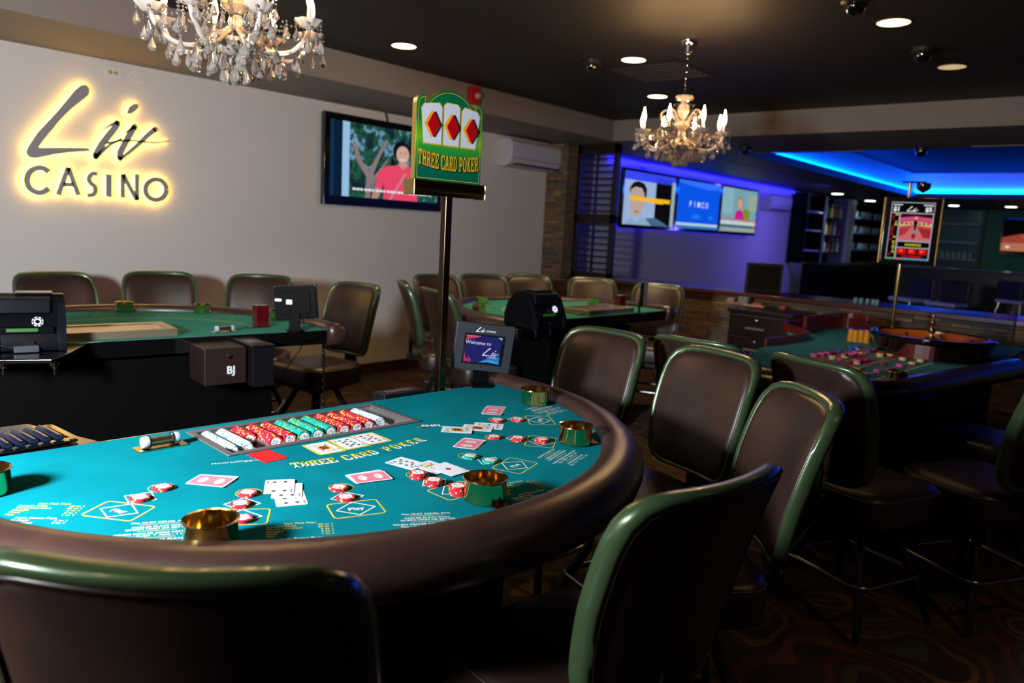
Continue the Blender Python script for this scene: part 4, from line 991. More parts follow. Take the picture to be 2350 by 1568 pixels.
for lay, (dx, dy, mi) in enumerate(((.006,-.012,2),(0,0,0))):
    acc = 0
    for c in ttl:
        a_ = .45 if c == ' ' else 1
        if c != ' ':
            u = .035+.915*(acc+.06)/wsum; uc = u-.5; v = .150+.22*uc*uc; slab(mb, c, .915/wsum*W_*.88, H_*.19, .0137+lay*.0004, None, mi, XF((sx(u+dx),sy(v+dy),0)))
        acc += a_
mb.build('printed_cards_and_title', [SGY, SW, SK], t, recalc=False)
for cx_, cz_ in ((.240,.706),(.525,.706),(.815,.696)):
    mb = MB(); mb.prism([(sx(cx_+u),sy(cz_+v)) for u, v in [(0,.160),(.094,0),(0,-.160),(-.094,0)]], .0139, .0170); mb.build('red_diamond', SR, t, bevel=.001)

# ------------------------------------------------------------------ tablets on stands
KIO = mat('tablet_case_grey','2a2c33',.38)
def tablet(M, label, roll=0, full=True, stand=.078):
    t = thing('tablet_kiosk', label, 'tablet', M=M)      # local: x right, y up, z towards the viewer; origin at the stand foot
    T = XF((0,stand+.07,0), rz=roll)
    w, h = .216, .176
    mb = MB(); mb.prism(rrect(w,h,.007), -.024, 0, 0, T); mb.build('case', KIO, t, bevel=.003)
    ww, hh = .142, .106; dy = -.006
    mb = MB(); mb.prism(rrect(ww+.008,hh+.008,.002), .0, .0012, 0, T @ XF((0,dy,0))); mb.build('screen_surround', BLKGL, t)
    mats = []; mb = MB(); 
    def P(pts, col, lay, s=.8):
        m = img(col, s)
        if m not in mats: mats.append(m)
        mb.flat([((x-.5)*ww*.93-.002, (.5-y)*hh*.94) for x, y in pts], .0016+lay*.0003, mats.index(m), T @ XF((0,dy,0)))
    P(R4,'26286e',0); P([(0,0),(.42,0),(.25,.09),(0,.19)],'c8446e',1); P([(0,0),(.42,0),(.22,.05),(0,.06)],'e06a7c',2); P([(0,.66),(.05,.85),(.22,1),(0,1)],'c03c68',1); P([(.10,.75),(.2,.9),(.2,1),(.0,1),(.14,.93)],'a83474',2)
    P([(.42,1),(.6,.86),(.78,.76),(1,.72),(1,1)],'2a7cd8',1); P([(.42,1),(.62,.9),(.8,.88),(1,.96),(1,1)],'3ab4e6',2); P([(.42,1),(.65,.95),(.85,.98),(.95,1)],'26286e',3); P([(.88,0),(1,0),(1,.08)],'9adcf0',1)
    mb.text('Welcome to', .0185, .0028, None, len(mats), T @ XF((-.022,.018+dy,0)), bold=.01); logo(mb, logoT(.064,.030,-.007+dy), .0028, None, len(mats), T); mb.text('CASINO', .0105, .0028, None, len(mats), T @ XF((.034,-.030+dy,0)))
    mats.append(img('d4cdf6',.9)); mb.build('screen', mats, t, recalc=False)
    mb = MB(); logo(mb, logoT(.036,-.018,.067), .0004, None, 0, T); casino(mb, .003, .0665, .0058, .25, .0004, None, 0, T); mb.build('case_lettering', mat('bright_white','f4f4f4',.5,emis='ffffff',es=.0), t, recalc=False)
    mb = MB(); mb.prism(ell(.0022,.0022,10), 0, .0012, 0, T @ XF((0,-.072,0))); mb.build('home_button', BLACK, t)
    mb = MB(); mb.prism(rrect(w-.004,h-.004,.012), -.030, -.0245, 0, T); mb.prism(rrect(.150,.120,.012), -.036, -.030, 0, T); mb.box((-.028,-.0,-.045),(.028,stand+.02,-.033)); mb.box((-.036,0,-.07),(.036,.008,.02)); mb.build('stand', mat('stand_black','050608',.5,spec=.05), t, bevel=.003)
    return t
kc = at(1108,893,TZ+.002); kx = (at(1187,890,TZ)-at(1050,880,TZ)).normalized()
tc = Vector((-1.855,2.005,TZ+.001)); d0 = Vector((tc.x,tc.y,0)).normalized(); xr = d0.cross(Vector((0,0,1)))
yaw = math.radians(9); xr = Matrix.Rotation(yaw,3,'Z') @ xr
zz = Vector((0,0,1)); tb = tablet(basis(tc, xr, zz - d0*.10), 'grey-cased tablet with blue Welcome to Liv CASINO screen at the nearest table corner', roll=math.radians(-5.0))
c2 = T2.matrix_world @ Vector((.83,.09,TZ+.001)); 
vx = Matrix.Rotation(math.radians(190),3,'Z') @ xr
def mono(M, label):
    t = dup(tb, M=M, label=label); return t
t = mono(basis(at(688,760,TZ+.001)+Vector((-.03,.0,0)), Vector((-.72,-.69,0)), (0,0,1)), 'black tablet seen from behind on the lettered wall table')
mb = MB(); mb.prism(rrect(.034,.014,.004), -.0365, -.0380, 0, XF((.085,.158,0))); mb.prism(rrect(.030,.024,.003), -.0365, -.0380, 0, XF((.03,.150,0)))
mb.build('white_sticker', mat('sticker_white','dcdce0',.5), t)
mono(basis(at(1478,722,TZ+.001), Vector((-.60,.80,0)), (0,0,1)), 'tablet seen edge-on at the right end of the far table')
mb = MB(); a = at(697,735,.99); mb.tube(cat([tuple(at(696,725,1.0)), tuple(at(697,762,.93)), tuple(at(690,800,.80)), tuple(at(655,850,.6)), tuple(at(615,930,.25))],.01,5)[0], .003, 6); tag(mb.build('tablet_cable', BLKPL, smooth=60), 'thin black cable hanging from the tablet seen from behind', 'cable')

# ------------------------------------------------------------------ shelves and card shufflers
SHB = mat('shuffler_plastic','07080d',.3,spec=.08); GLS = mat('shelf_black_gloss','0b0b0d',.16,spec=.8,coat=.5)
def shuffler(M, label):
    t = thing('card_shuffler', label, 'shuffler', M=M)     # faces local -y (towards the dealer)
    def ex(pts, x0, x1, nm, m, b=.003):
        mb = MB(); n = len(pts); mb.add([(x,p[0],p[1]) for x in (x0,x1) for p in pts], [tuple(range(n)), tuple(range(n,2*n))]+[(i,(i+1)%n,n+(i+1)%n,n+i) for i in range(n)]); return mb.build(nm, m, t, bevel=b)
    ex([(-.135,0),(-.135,.052),(-.110,.105),(-.075,.19),(-.04,.215),(.05,.215),(.12,.15),(.15,.07),(.15,0)], -.125, .125, 'body', SHB, .006)
    ex([(-.145,0),(-.145,.05),(-.118,.11),(-.082,.185),(-.065,.19),(-.10,.10),(-.11,0)], .098, .128, 'side_rib', mat('rib_grey','0d0f16',.3,spec=.08), .002)
    ex([(-.145,0),(-.145,.05),(-.118,.11),(-.082,.185),(-.065,.19),(-.10,.10),(-.11,0)], -.128, -.098, 'side_rib', _M['rib_grey'], .002)
    ex([(-.118,.150),(-.105,.205),(-.05,.215),(-.05,.15)], -.115, .075, 'hood', mat('hood_grey','0b0d14',.3,spec=.08), .004)
    mb = MB(); mb.box((-.10,-.142,.072),(.085,-.10,.098)); mb.build('display_housing', SHB, t, bevel=.003)
    mb = MB(); mb.box((-.075,-.1432,.080),(.03,-.1425,.093)); mb.build('display', mat('green_display','1c5a14',.4,emis='1c5a14',es=.25), t)
    mb = MB()
    for k in range(8):
        a = 2*PI*k/8; mb.box((-.0045,.0085,0),(.0045,.0125,.0012),0,XF((.030,-.132,.118),rx=math.radians(66)) @ XF((0,0,0),a))
        mb.box((-.0045,.0165,0),(.0045,.0195,.0012),0,XF((.030,-.132,.118),rx=math.radians(66)) @ XF((0,0,0),a+.3))
    mb.build('button_ring', glow('ring_white','dfe8ff',2.2), t)
    mb = MB(); mb.box((-.018,-.147,.030),(.018,-.137,.042)); mb.build('latch', CHROME, t, bevel=.002)
    mb = MB(); mb.box((-.045,-.045,.216),(.085,.05,.224)); mb.build('lid', GLS, t, bevel=.003)
    mb = MB(); mb.box((.1255,-.02,.10),(.1265,.0,.135)); mb.box((.1255,-.03,.075),(.1265,-.01,.095)); mb.build('side_sticker', mat('sticker_grey','8d9298',.5), t)
    return t
def shelf(M, pts, label, bolts, lab2=None):
    t = thing('shelf', label, 'shelf', M=M); mb = MB(); mb.prism(pts, -.018, 0); mb.build('board', GLS, t, bevel=.005)
    for x, y in bolts:
        mb = MB(); mb.lathe([(.016,-.026),(.016,-.018)],16,M=XF((x,y,0))); mb.lathe([(.010,-.040),(.012,-.034),(.012,-.026)],12,M=XF((x,y,0))); mb.lathe([(.004,-.066),(.004,-.040)],10,M=XF((x,y,0))); mb.build('bolt', CHROME, t, smooth=40)
    return t
# at the lettered wall table: board projects from the dealer edge on the photo's left
MW2 = T2.matrix_world
sp2 = [(-1.30,-.30),(-.62,-.30),(-.56,-.26),(-.53,-.02),(-.53,.0),(-1.30,.0)]
def T2p(p): q = MW2.inverted() @ p; return (q.x, q.y)
sc_ = [T2p(at(*p,TZ)) for p in [(-140,826),(120,824),(162,808),(189,779)]]
board = [sc_[0], sc_[1], sc_[2], sc_[3], (sc_[3][0],-.012), (sc_[0][0],-.012)]
board = [sc_[0], sc_[1], sc_[2], (sc_[3][0],-.012), (sc_[0][0],-.012)]
shelf(MW2 @ XF((0,0,TZ-.0005)), board, 'glossy black shelf under the shuffler on the lettered wall table', [T2p(at(8,845,TZ-.04)), T2p(at(126,845,TZ-.04))])
sb = at(82,806,TZ); q2 = MW2.inverted() @ sb
SH = shuffler(MW2 @ XF((q2.x,q2.y+.125,TZ+.0015), rz=math.radians(-9)), 'black card shuffler with glowing white ring button, far left on its glossy shelf')
M3 = T3.matrix_world; q3 = M3.inverted() @ at(1262,762,TZ-.018)
shelf(M3 @ XF((0,0,TZ-.0005)), [(q3.x-.20,-.20),(q3.x+.20,-.20),(q3.x+.20,-.012),(q3.x-.20,-.012)], 'black shelf with chrome bolts under the shuffler of the far table', [(q3.x-.16,-.16),(q3.x,-.17),(q3.x+.15,-.16)])
dup(SH, M=M3 @ XF((q3.x,q3.y+.12,TZ+.0015), rz=math.radians(-6)), label='black card shuffler on the far table in front of the stone wall')
# adapter and cable in front of the left shuffler
t = thing('power_adapter','dark grey power adapter with cable lying before the left shuffler','adapter',M=basis(at(62,802,TZ+.012), at(95,800,TZ)-at(30,803,TZ), Vector((0,0,1)).cross(at(95,800,TZ)-at(30,803,TZ))))
mb = MB(); mb.box((-.045,-.022,-.010),(.040,.022,.016)); mb.build('housing', mat('adapter_grey','3a3e48',.4), t, bevel=.004)
mb = MB(); mb.tube([(.04,0,.004),(.08,.005,.010),(.13,.02,.016),(.17,.03,.010)], .004, 6); mb.tube([(-.045,0,.006),(-.10,.02,.018),(-.16,.035,.016)], .004, 6); mb.build('cable', BLKPL, t, smooth=60)
# the nearest table's dealer corner shelf and the small ribbed tray on it
I1w = T1.matrix_world.inverted()
def T1p(p): q = I1w @ p; return (q.x, q.y)
bd = [T1p(at(*p,TZ-.002)) for p in [(-60,1006),(60,975),(238,1012)]]
x_r = T1p(at(238,1013,TZ))[0]; x_l = 1.15
shelf(T1.matrix_world @ XF((0,0,TZ-.003)), [(x_r,-.012),(x_r+.10,-.29),(x_l,-.29),(x_l,-.012)], 'glossy black shelf reflecting gold at the left dealer corner of the nearest table', [])
t = thing('ribbed_tray','dark ribbed plastic tray in a gold-edged frame on the nearest glossy shelf','tray',M=T1.matrix_world @ XF((T1p(at(30,1018,TZ))[0]+.03, T1p(at(30,1018,TZ))[1], TZ), rz=.12))
mb = MB(); ring(mb, rrect(.30,.17,.012), .016, .010, 0, None); mb.prism(rrect(.30,.17,.012), 0, .006); mb.build('frame', BLKGL, t, bevel=.002)
for k in range(9):
    mb = MB(); mb.lathe([(.001,-.062),(.012,-.060),(.014,0),(.012,.060),(.001,.062)], 20, M=XF((-.112+k*.028,0,.007),rx=PI/2)); mb.build('rib', mat('dark_blue_plastic','0a0f22',.10,coat=.8), t, smooth=50)

# ------------------------------------------------------------------ dealer-side boxes
def boxon(tab, x, y0, y1, z0, z1, w, label, name, m):
    t = thing(name, label, 'box', M=tab.matrix_world); mb = MB(); mb.box((x-w/2,y0,z0),(x+w/2,y1,z1)); mb.build('body', m, t, bevel=.004); return t
DB = mat('drop_box_brown','241412',.45)
qa = T2p(at(487,880,.66)); 
t = boxon(T2, .262, -.22, -.012, .715, .885, .19, 'brown lock box with white BJ letters under the lettered wall table', 'lock_box', DB)
mb = MB(); mb.text('BJ', .050, .0, .0008, 0, basis((.285,-.2215,.765),(1,0,0),(0,0,1)), bold=.02); mb.build('letters', mat('letter_white','e8e8ee',.5), t)
mb = MB(); mb.lathe([(.010,0),(.010,.006),(.004,.008)], 14, M=basis((.28,-.2205,.845),(1,0,0),(0,0,1))); mb.build('lock', CHROME, t, smooth=40)
SMK = mat('smoked_acrylic','15161a',.06,coat=.5,alpha=.82)
t = boxon(T2, .420, -.27, -.012, .70, .895, .10, 'tall smoky black box hanging on the dealer edge right of the BJ box', 'discard_box', SMK)
mb = MB(); mb.box((.365,-.275,.885),(.475,-.012,.897)); mb.build('lid', BLKPL, t, bevel=.003)
mb = MB(); mb.box((.38,-.20,.897),(.45,-.10,.8985)); mb.build('slot_plate', mat('slot_grey','77787c',.3,.6), t)
t = thing('money_box','black money slot box jutting from the dealer edge behind the chip tray','box',M=T1.matrix_world)
qx = T1p(at(915,903,TZ))
mb = MB(); mb.box((qx[0]-.085,-.085,TZ-.20),(qx[0]+.085,-.012,TZ+.010)); mb.build('body', BLKPL, t, bevel=.003)
mb = MB(); mb.box((qx[0]-.055,-.062,TZ+.010),(qx[0]+.055,-.034,TZ+.0115)); mb.build('slot_plate', mat('slot_steel','8b8d95',.25,.9), t)
# red card holders
def cardbox(loc, rz, label):
    t = thing('card_holder', label, 'card holder', loc=loc, rz=rz); mb = MB(); mb.box((-.034,-.026,.004),(.034,.026,.115)); mb.build('box', mat('dark_red_acrylic','4a0a10',.12,coat=.5), t, bevel=.002)
    mb = MB(); mb.box((-.075,-.035,0),(.04,.035,.004)); mb.build('foot_plate', mat('dark_red_plate','2a080c',.2), t); mb = MB(); mb.prism([(-.03,-.022),(.03,-.022),(.03,.022),(-.03,.022)], .1152, .1158); mb.build('top_card', mat('grey_card','8f8c90',.5), t); return t
cardbox(at(598,750,TZ+.0005), math.radians(85), 'dark red upright card holder beside the tablet on the lettered wall table')
cardbox(at(1422,712,TZ+.0005), math.radians(80), 'dark red upright card holder on the far table before the edge-on tablet')
# covered chip trays on the two warm-tinted tables
def lidtray(tab, cx, cy_, w, d, label, rz=0, h=.038):
    t = thing('tray_cover', label, 'tray cover', M=tab.matrix_world @ XF((cx,cy_,TZ+.0005),rz)); mb = MB()
    for a, b in (((-w/2,-d/2,0),(w/2,-d/2+.03,h)),((-w/2,d/2-.03,0),(w/2,d/2,h)),((-w/2,-d/2+.03,0),(-w/2+.035,d/2-.03,h)),((w/2-.035,-d/2+.03,0),(w/2,d/2-.03,h))): mb.box(a, b)
    mb.build('frame', mat('cover_frame_metal','a3947e',.35,.75), t, bevel=.003)
    mb = MB(); mb.box((-w/2+.03,-d/2+.028,.012),(w/2-.03,d/2-.028,h-.006)); mb.build('panel', mat('cover_panel','b0a490',.22,.7), t)
    mb = MB(); mb.box((-w/2-.035,-d/4,.006),(-w/2,-d/4+.05,.010)); mb.build('handle_tab', _M['cover_frame_metal'], t); return t
lidtray(T2, -.17, .155, .60, .25, 'flat metal cover over the chip tray of the lettered wall table')
lidtray(T3, .17, .15, .56, .26, 'flat metal cover over the chip tray of the far table before the stone wall')
# chain hanging from the rail end
t = thing('hanging_chain','dark steel chain hanging from the rail end of the lettered wall table','chain',loc=(0,0,0))
cb = at(742,778,.83); c2_ = at(738,905,.33); n = 26
for k in range(n):
    p = cb.lerp(Vector((cb.x+.01,cb.y+.01,.33)), k/(n-1)); mb = MB(); mb.tube([(p.x+(.009*math.cos(a*PI/5))*(k%2), p.y+(.009*math.cos(a*PI/5))*((k+1)%2), p.z+.014*math.sin(a*PI/5)) for a in range(10)], .0032, 5, closed=True); mb.build('link', STEEL, t, smooth=60)
mb = MB(); p = at(724,880,.30); mb.tube([(p.x,p.y,0.02),(p.x,p.y,.46)], .012, 10); tag(mb.build('chrome_pole', CHROME, smooth=60), 'bright chrome pole standing on the carpet beside the hanging chain', 'pole')
# ------------------------------------------------------------------ chandeliers
CRY = mat('crystal_glass','fff6ee',.02,trans=.90,ior=1.5,spec=.9); CRB = mat('pressed_glass','fff0e2',.12,trans=.68,ior=1.45,coat=.5)
def drop(mb, c, L, w, rz=0, n=8):
    prof = [(0.04,L*.5),(.45,L*.22),(.85,-L*.05),(1.0,-L*.2),(.8,-L*.36),(.35,-L*.47),(.03,-L*.5)]
    mb.lathe([(r*w/2, z) for r, z in prof], n, 0, XF(c, rz), ymul=.45)
def bead(mb, c, r): mb.lathe([(r*.1,r),(r,.0),(r*.1,-r)], 6, 0, XF(c))
def chandelier(loc, label):
    t = thing('chandelier', label, 'chandelier', loc=loc)       # origin on the ceiling
    mb = MB(); mb.lathe([(.055,0),(.055,-.012),(.050,-.020),(.034,-.035),(.030,-.075),(.016,-.085),(.005,-.09)], 24); mb.build('ceiling_cup', CHROME, t, smooth=40)
    ch = None
    mb = MB()
    for k in range(12):
        z = -.10-k*.0205; mb.tube([((.006*math.cos(a*PI/4))*(k%2), (.006*math.cos(a*PI/4))*((k+1)%2), z+.013*math.sin(a*PI/4)) for a in range(8)], .0018, 5, closed=True)
    mb.tube([(0,0,-.09),(0,0,-.345)], .002, 5); mb.build('chain', CHROME, t, smooth=60)
    mb = MB(); f = lambda a, z: 1+.06*math.cos(10*a)
    mb.lathe([(.012,-.335),(.050,-.338),(.056,-.350),(.040,-.362),(.016,-.375)], 40, fn=f); mb.lathe([(.016,-.378),(.034,-.40),(.040,-.43),(.030,-.46),(.014,-.475)], 16); mb.lathe([(.014,-.48),(.045,-.50),(.050,-.525),(.022,-.55)], 16)
    mb.lathe([(.018,-.555),(.026,-.58),(.020,-.62)], 16); mb.lathe([(.022,-.625),(.070,-.635),(.080,-.65),(.060,-.672),(.02,-.685)], 40, fn=f); mb.lathe([(.012,-.69),(.022,-.70),(.020,-.715),(.004,-.725)],12)
    mb.build('glass_column', CRB, t, smooth=35)
    mb = MB(); mb.tube([(0,0,-.34),(0,0,-.70)], .005, 8); mb.lathe([(.020,-.60),(.024,-.612),(.020,-.625)],16); mb.build('metal_stem', CHROME, t, smooth=60)
    mb = MB(); mb.lathe([(.004,-.787),(.019,-.775),(.026,-.760),(.019,-.745),(.004,-.735)], 10); mb.build('crystal_ball', CRY, t)
    for k in range(8):
        a = 2*PI*k/8+.2; c, s_ = math.cos(a), math.sin(a); Rz = XF((0,0,0), a)
        P = cat([(.02,0,-.60),(.07,0,-.63),(.13,0,-.672),(.20,0,-.672),(.252,0,-.63),(.268,0,-.592)], .01, 5)[0]
        mb = MB(); mb.tube(P, .0085, 8, 0, Rz); arm = mb.build('arm', CRB, t, smooth=60)
        hub = Rz @ Vector((.268,0,0))
        mb = MB(); g = lambda an, z: 1+.07*math.cos(9*an); mb.lathe([(.010,-.596),(.030,-.590),(.046,-.574),(.049,-.568),(.044,-.569),(.028,-.583),(.008,-.588)], 36, 0, XF((hub.x,hub.y,0)), fn=g, cap0=False, cap1=False); mb.build('drip_pan', CRB, arm, smooth=40)
        mb = MB(); mb.lathe([(.009,-.585),(.011,-.578),(.0085,-.57),(.008,-.525)], 12, 0, XF((hub.x,hub.y,0))); mb.build('candle_tube', CRB, arm, smooth=40)
        mb = MB(); mb.lathe([(.005,-.525),(.009,-.512),(.0125,-.492),(.0105,-.470),(.005,-.448),(.0012,-.430)], 12, 0, XF((hub.x,hub.y,0))); mb.build('bulb', glow('candle_bulb','ffc888',260), arm, smooth=60)
        for j in range(5):
            b = a+2*PI*j/5+k; px, py = hub.x+.042*math.cos(b), hub.y+.042*math.sin(b); mb = MB()
            bead(mb, (px,py,-.586), .006); L = .048; zt = -.620
            if j % 2 == 0:
                for q in range(3): bead(mb, (px,py,-.598-.011*q), .0048)
                zt = -.655
            drop(mb, (px,py,zt), L, .032, b+.6); mb.build('pendant', CRY, arm)
        # upper curl with a small glass leaf
        P = cat([(.02,0,-.52),(.06,0,-.47),(.10,0,-.43),(.135,0,-.45),(.13,0,-.49)], .01, 4)[0]
        mb = MB(); mb.tube(P, .006, 6, 0, XF((0,0,0), a+.39)); mb.build('upper_curl', CRB, t, smooth=60)
        v = XF((0,0,0), a+.39) @ Vector((.13,0,0)); mb = MB(); bead(mb, (v.x,v.y,-.503), .006); drop(mb, (v.x,v.y,-.535), .045, .026, a); mb.build('curl_pendant', CRY, t)
    for rr, zt, n, L in ((.080,-.720,9,.066),(.150,-.715,12,.064),(.210,-.702,12,.058),(.035,-.752,5,.062),(.11,-.655,13,.05),(.17,-.60,12,.046),(.10,-.56,10,.046)):
        for k in range(n):
            a = 2*PI*k/n+rr*9; mb = MB(); x, y = rr*math.cos(a), rr*math.sin(a)
            bead(mb, (x,y,zt+L*.5+.006), .006); bead(mb, (x,y,zt+L*.5+.018), .005); drop(mb, (x,y,zt), L, L*.64, a+k); mb.build('crystal_drop', CRY, t)
    for k in range(16):
        a0 = PI*k/8+.2; mb = MB(); e_ = .215 if k % 2 == 0 else .12
        for q in range(15):
            u = q/14; r = .05+e_*u; z = -.36-.22*u-.09*math.sin(PI*u); bead(mb, (r*math.cos(a0), r*math.sin(a0), z), .0055)
        mb.build('bead_strand', CRY, t)
    return t
p2_ = at(1582,93,ZC); CH2 = chandelier((p2_.x,p2_.y,ZC), 'whole crystal chandelier with lit candle bulbs hanging by a chain on the right')
d = ray(541,190)*2.62; q1 = Vector((d.x,d.y,0))
dup(CH2, loc=(q1.x,q1.y,ZC), rz=.35, label='nearer crystal chandelier cut off by the top edge of the photo')

# ------------------------------------------------------------------ ceiling lights, domes and grille
def downlight(x, y, z, label, col, pw, R=.085, vis=14, spot=95, group=None):
    t = thing('downlight', label, 'ceiling light', loc=(x,y,z), group=group)
    mb = MB(); ring(mb, ell(R+.008,R+.008,28), .008, -.004, 0, None); mb.lathe([(R+.008,-.004),(R+.008,0)], 28, cap0=False, cap1=False); mb.build('trim_ring', mat('downlight_trim','4a423a',.5), t)
    mb = MB(); mb.lathe([(R,-.0035),(R*.93,-.0005)], 28, cap0=False, cap1=False); mb.flat(ell(R*.93,R*.93,28), -.001); mb.build('lamp_glass', glow('lamp_%s_%g'%(col,vis), col, vis), t)
    if pw: 
        c = lin(col)[:3]; l = lamp('downlight_lamp','SPOT',(0,0,-.02),c,pw,.06,None,spot,.6); l.parent = t
    return t
def dl(px, lab, pw, vis=9, R=.085): p = at(px[0], px[1], ZC); return downlight(p.x, p.y, ZC, lab, 'ffd9a0', pw, R, vis)
dl((927,105),'lit ceiling downlight above the green sign, left of the others',75,9)
dl((1454,137),'lit ceiling downlight left of the whole chandelier',75,9)
dl((1509,221),'small lit ceiling downlight just above the whole chandelier candles',75,9)
dl((2051,51),'lit ceiling downlight near the top right corner',6,4)
dl((2185,153),'dim ceiling downlight at the right, lamp off and only glinting',3,.6)
for x, y in ((-3.4,-.6),(-1.2,-.9),(-3.4,1.6),(.95,2.3)):  # unseen downlights, added to bring warm fill light
    downlight(x, y, ZC, 'unseen ceiling downlight added for warm fill, behind or above the camera', 'ffd9a0', 34, .085, 9, group='unseen ceiling downlights added for warm fill')
def dome(px, z, lab, ceil=True):
    p = at(px[0], px[1], z); t = thing('dome_camera', lab, 'security camera', loc=(p.x,p.y,z))
    mb = MB(); mb.lathe([(.072,0),(.072,-.020),(.060,-.030)], 24); mb.build('housing', mat('dome_housing','1b1b1e',.4), t, smooth=40)
    mb = MB(); mb.lathe([(.052,-.028),(.051,-.045),(.042,-.066),(.024,-.079),(.004,-.083)], 24); mb.build('dome', mat('dome_black','07070a',.05,coat=.5), t, smooth=50); return t
dome((1360,140),ZC,'black dome camera on the ceiling left of the whole chandelier')
dome((1965,-4),ZC,'black dome camera cut off by the top edge of the photo')
dome((2120,112),ZC,'black dome camera on the ceiling between the two right downlights')
dome((1710,338),ZS,'dome camera under the soffit left of the blue ceiling recess')
dome((2115,341),ZS,'dome camera under the soffit in front of the blue ceiling recess')
p = at(1590,160,ZC); t = thing('air_grille','square slatted air grille in the dark ceiling behind the chandelier chain','air vent',loc=(p.x-.25,p.y-.05,ZC))
mb = MB(); ring(mb, rrect(.60,.60,.01), .03, -.006, 0, None); mb.build('frame', mat('grille_dark','2a2725',.5), t)
for k in range(7):
    mb = MB(); mb.box((-.27,-.24+k*.078,-.012),(.27,-.225+k*.078,-.003)); mb.build('slat', _M['grille_dark'], t)
for a, b, l in (((1720,352),(1980,344),'long thin white air slot along the bar soffit beside the blue recess'),((2230,336),(2350,332),'short thin white air slot along the bar soffit at the right edge')):
    A_, B_ = at(*a,ZS), at(*b,ZS); mb = MB(); mb.box((A_.x,A_.y-.03,ZS-.006),(B_.x,A_.y+.03,ZS-.0005)); tag(mb.build('air_slot', mat('slot_pale','8a857f',.5)), l, 'air vent')
A_ = at(1775,395,ZS); mb = MB(); mb.box((-4.62,9.3,ZS-.006),(-4.55,12.8,ZS-.0005)); tag(mb.build('air_slot', mat('slot_dim','454450',.5)), 'long grey air slot in the bar ceiling above the three televisions', 'air vent')
# bar downlights
for px, l in (((1922,445),'bar ceiling downlight above the bottle cooler'),((1997,461),'bar ceiling downlight left of the roulette display'),((2189,472),'bar ceiling downlight right of the roulette display'),((2320,475),'bar ceiling downlight above the green wall')):
    p = at(px[0],px[1],ZS); downlight(p.x,p.y,ZS,l,'e6ffe4',26,.11,14,100)

# ------------------------------------------------------------------ roulette table
RZ = .86
ROUF = ramp_mat('roulette_felt', [(.3,'006676'),(.7,'006e80')], 5, .95, 4)
t = thing('roulette_table','roulette table with dark teal felt, padded rail and red wood wheel wall','table',loc=(0,0,0)); RT = t
a_ = [at(*p,RZ) for p in [(1993,880),(2295,836)]]
x_r0, y_r0 = a_[0].x, a_[0].y; x_r1, y_r1 = a_[1].x, a_[1].y
nl = at(1722,818,RZ); l1 = at(1740,800,RZ); l2 = at(1838,783,RZ); l3 = at(1800,757,RZ); l4 = at(1845,752,RZ)
felt = [(x_r0-.05,y_r0-.06),(x_r0,y_r0),(x_r1,y_r1),(x_r1,6.3),(-1.9,6.3),(l3.x-.02,l3.y+.12),(l3.x,l3.y),(l2.x+.03,l2.y+.02),(l2.x-.02,l2.y-.10),(l1.x,l1.y),(nl.x,nl.y-.02),(-1.62,3.80)]
mb = MB(); mb.prism([(p[0],p[1]) for p in felt], RZ-.02, RZ); mb.build('felt_top', ROUF, t)
# rail along the near end and right side
pth = [(-1.72,3.90),(-1.60,3.66),(-1.30,3.60),(x_r0-.10,y_r0-.12),(x_r0+.0,y_r0-.03),(x_r0+.07,y_r0+.14),((x_r0+x_r1)/2+.03,(y_r0+y_r1)/2),(x_r1+.02,y_r1+.1)]
P3 = cat(pth, .1, 5)[0]; path = []
for i, p in enumerate(P3):
    a = P3[max(i-1,0)]; b = P3[min(i+1,len(P3)-1)]; dx, dy = b[0]-a[0], b[1]-a[1]; l = math.hypot(dx,dy); path.append(((p[0],p[1],0),(dy/l,-dx/l,0)))
pr = [(-.005,RZ-.015),(.000,RZ+.012),(.015,RZ+.028),(.05,RZ+.034),(.085,RZ+.028),(.11,RZ+.006),(.118,RZ-.03),(.10,RZ-.07),(.06,RZ-.085),(0,RZ-.08)]
mb = MB(); mb.sweep(path, pr); mb.build('padded_rail', mat('dark_rail_leather','2f2422',.28,spec=.6,coat=.4), t, smooth=60)
WD = mat('red_wood_panel','5a1a12',.35,coat=.15)
# wheel wall: curved wood partition behind the felt
wl = [at(*p,RZ) for p in [(1845,760),(1900,750),(1960,757),(2010,787),(2060,815),(2130,828),(2245,838)]]
P4 = cat([(p.x,p.y) for p in wl], .02, 5)[0]; mb = MB(); mb.stroke([(p[0],p[1]) for p in P4], .018, RZ, RZ+.085, 0, None, 1); mb.build('wheel_wall', WD, t)
lw = [at(*p,RZ) for p in [(1838,742),(1870,746),(1960,742),(2050,750)]]
mb = MB(); mb.stroke([(at(1757,795,RZ).x,at(1757,795,RZ).y),(at(1830,785,RZ).x,at(1830,785,RZ).y),(at(1848,775,RZ).x+.01,at(1848,775,RZ).y),(at(1800,757,RZ).x-.02,at(1800,757,RZ).y+.05),(at(1845,750,RZ).x-.02,at(1845,750,RZ).y+.15)], .02, RZ-.02, RZ+.05, 0, None, 5); mb.build('dealer_side_wall', WD, t)
mb = MB(); mb.stroke([(at(1848,748,RZ+.05).x,at(1848,748,RZ+.05).y),(at(1930,738,RZ+.05).x,at(1930,738,RZ+.05).y),(at(1990,745,RZ+.05).x,at(1990,745,RZ+.05).y)], .03, RZ, RZ+.12, 0, None, 5); mb.build('back_wall', WD, t)
mb = MB(); mb.prism([(-1.62,3.85),(-1.1,3.80),(-.85,4.3),(-.75,5.6),(-1.75,6.1),(-1.8,5.0),(-1.5,4.5)], 0, RZ-.02); mb.build('pedestal', BLACK, t)
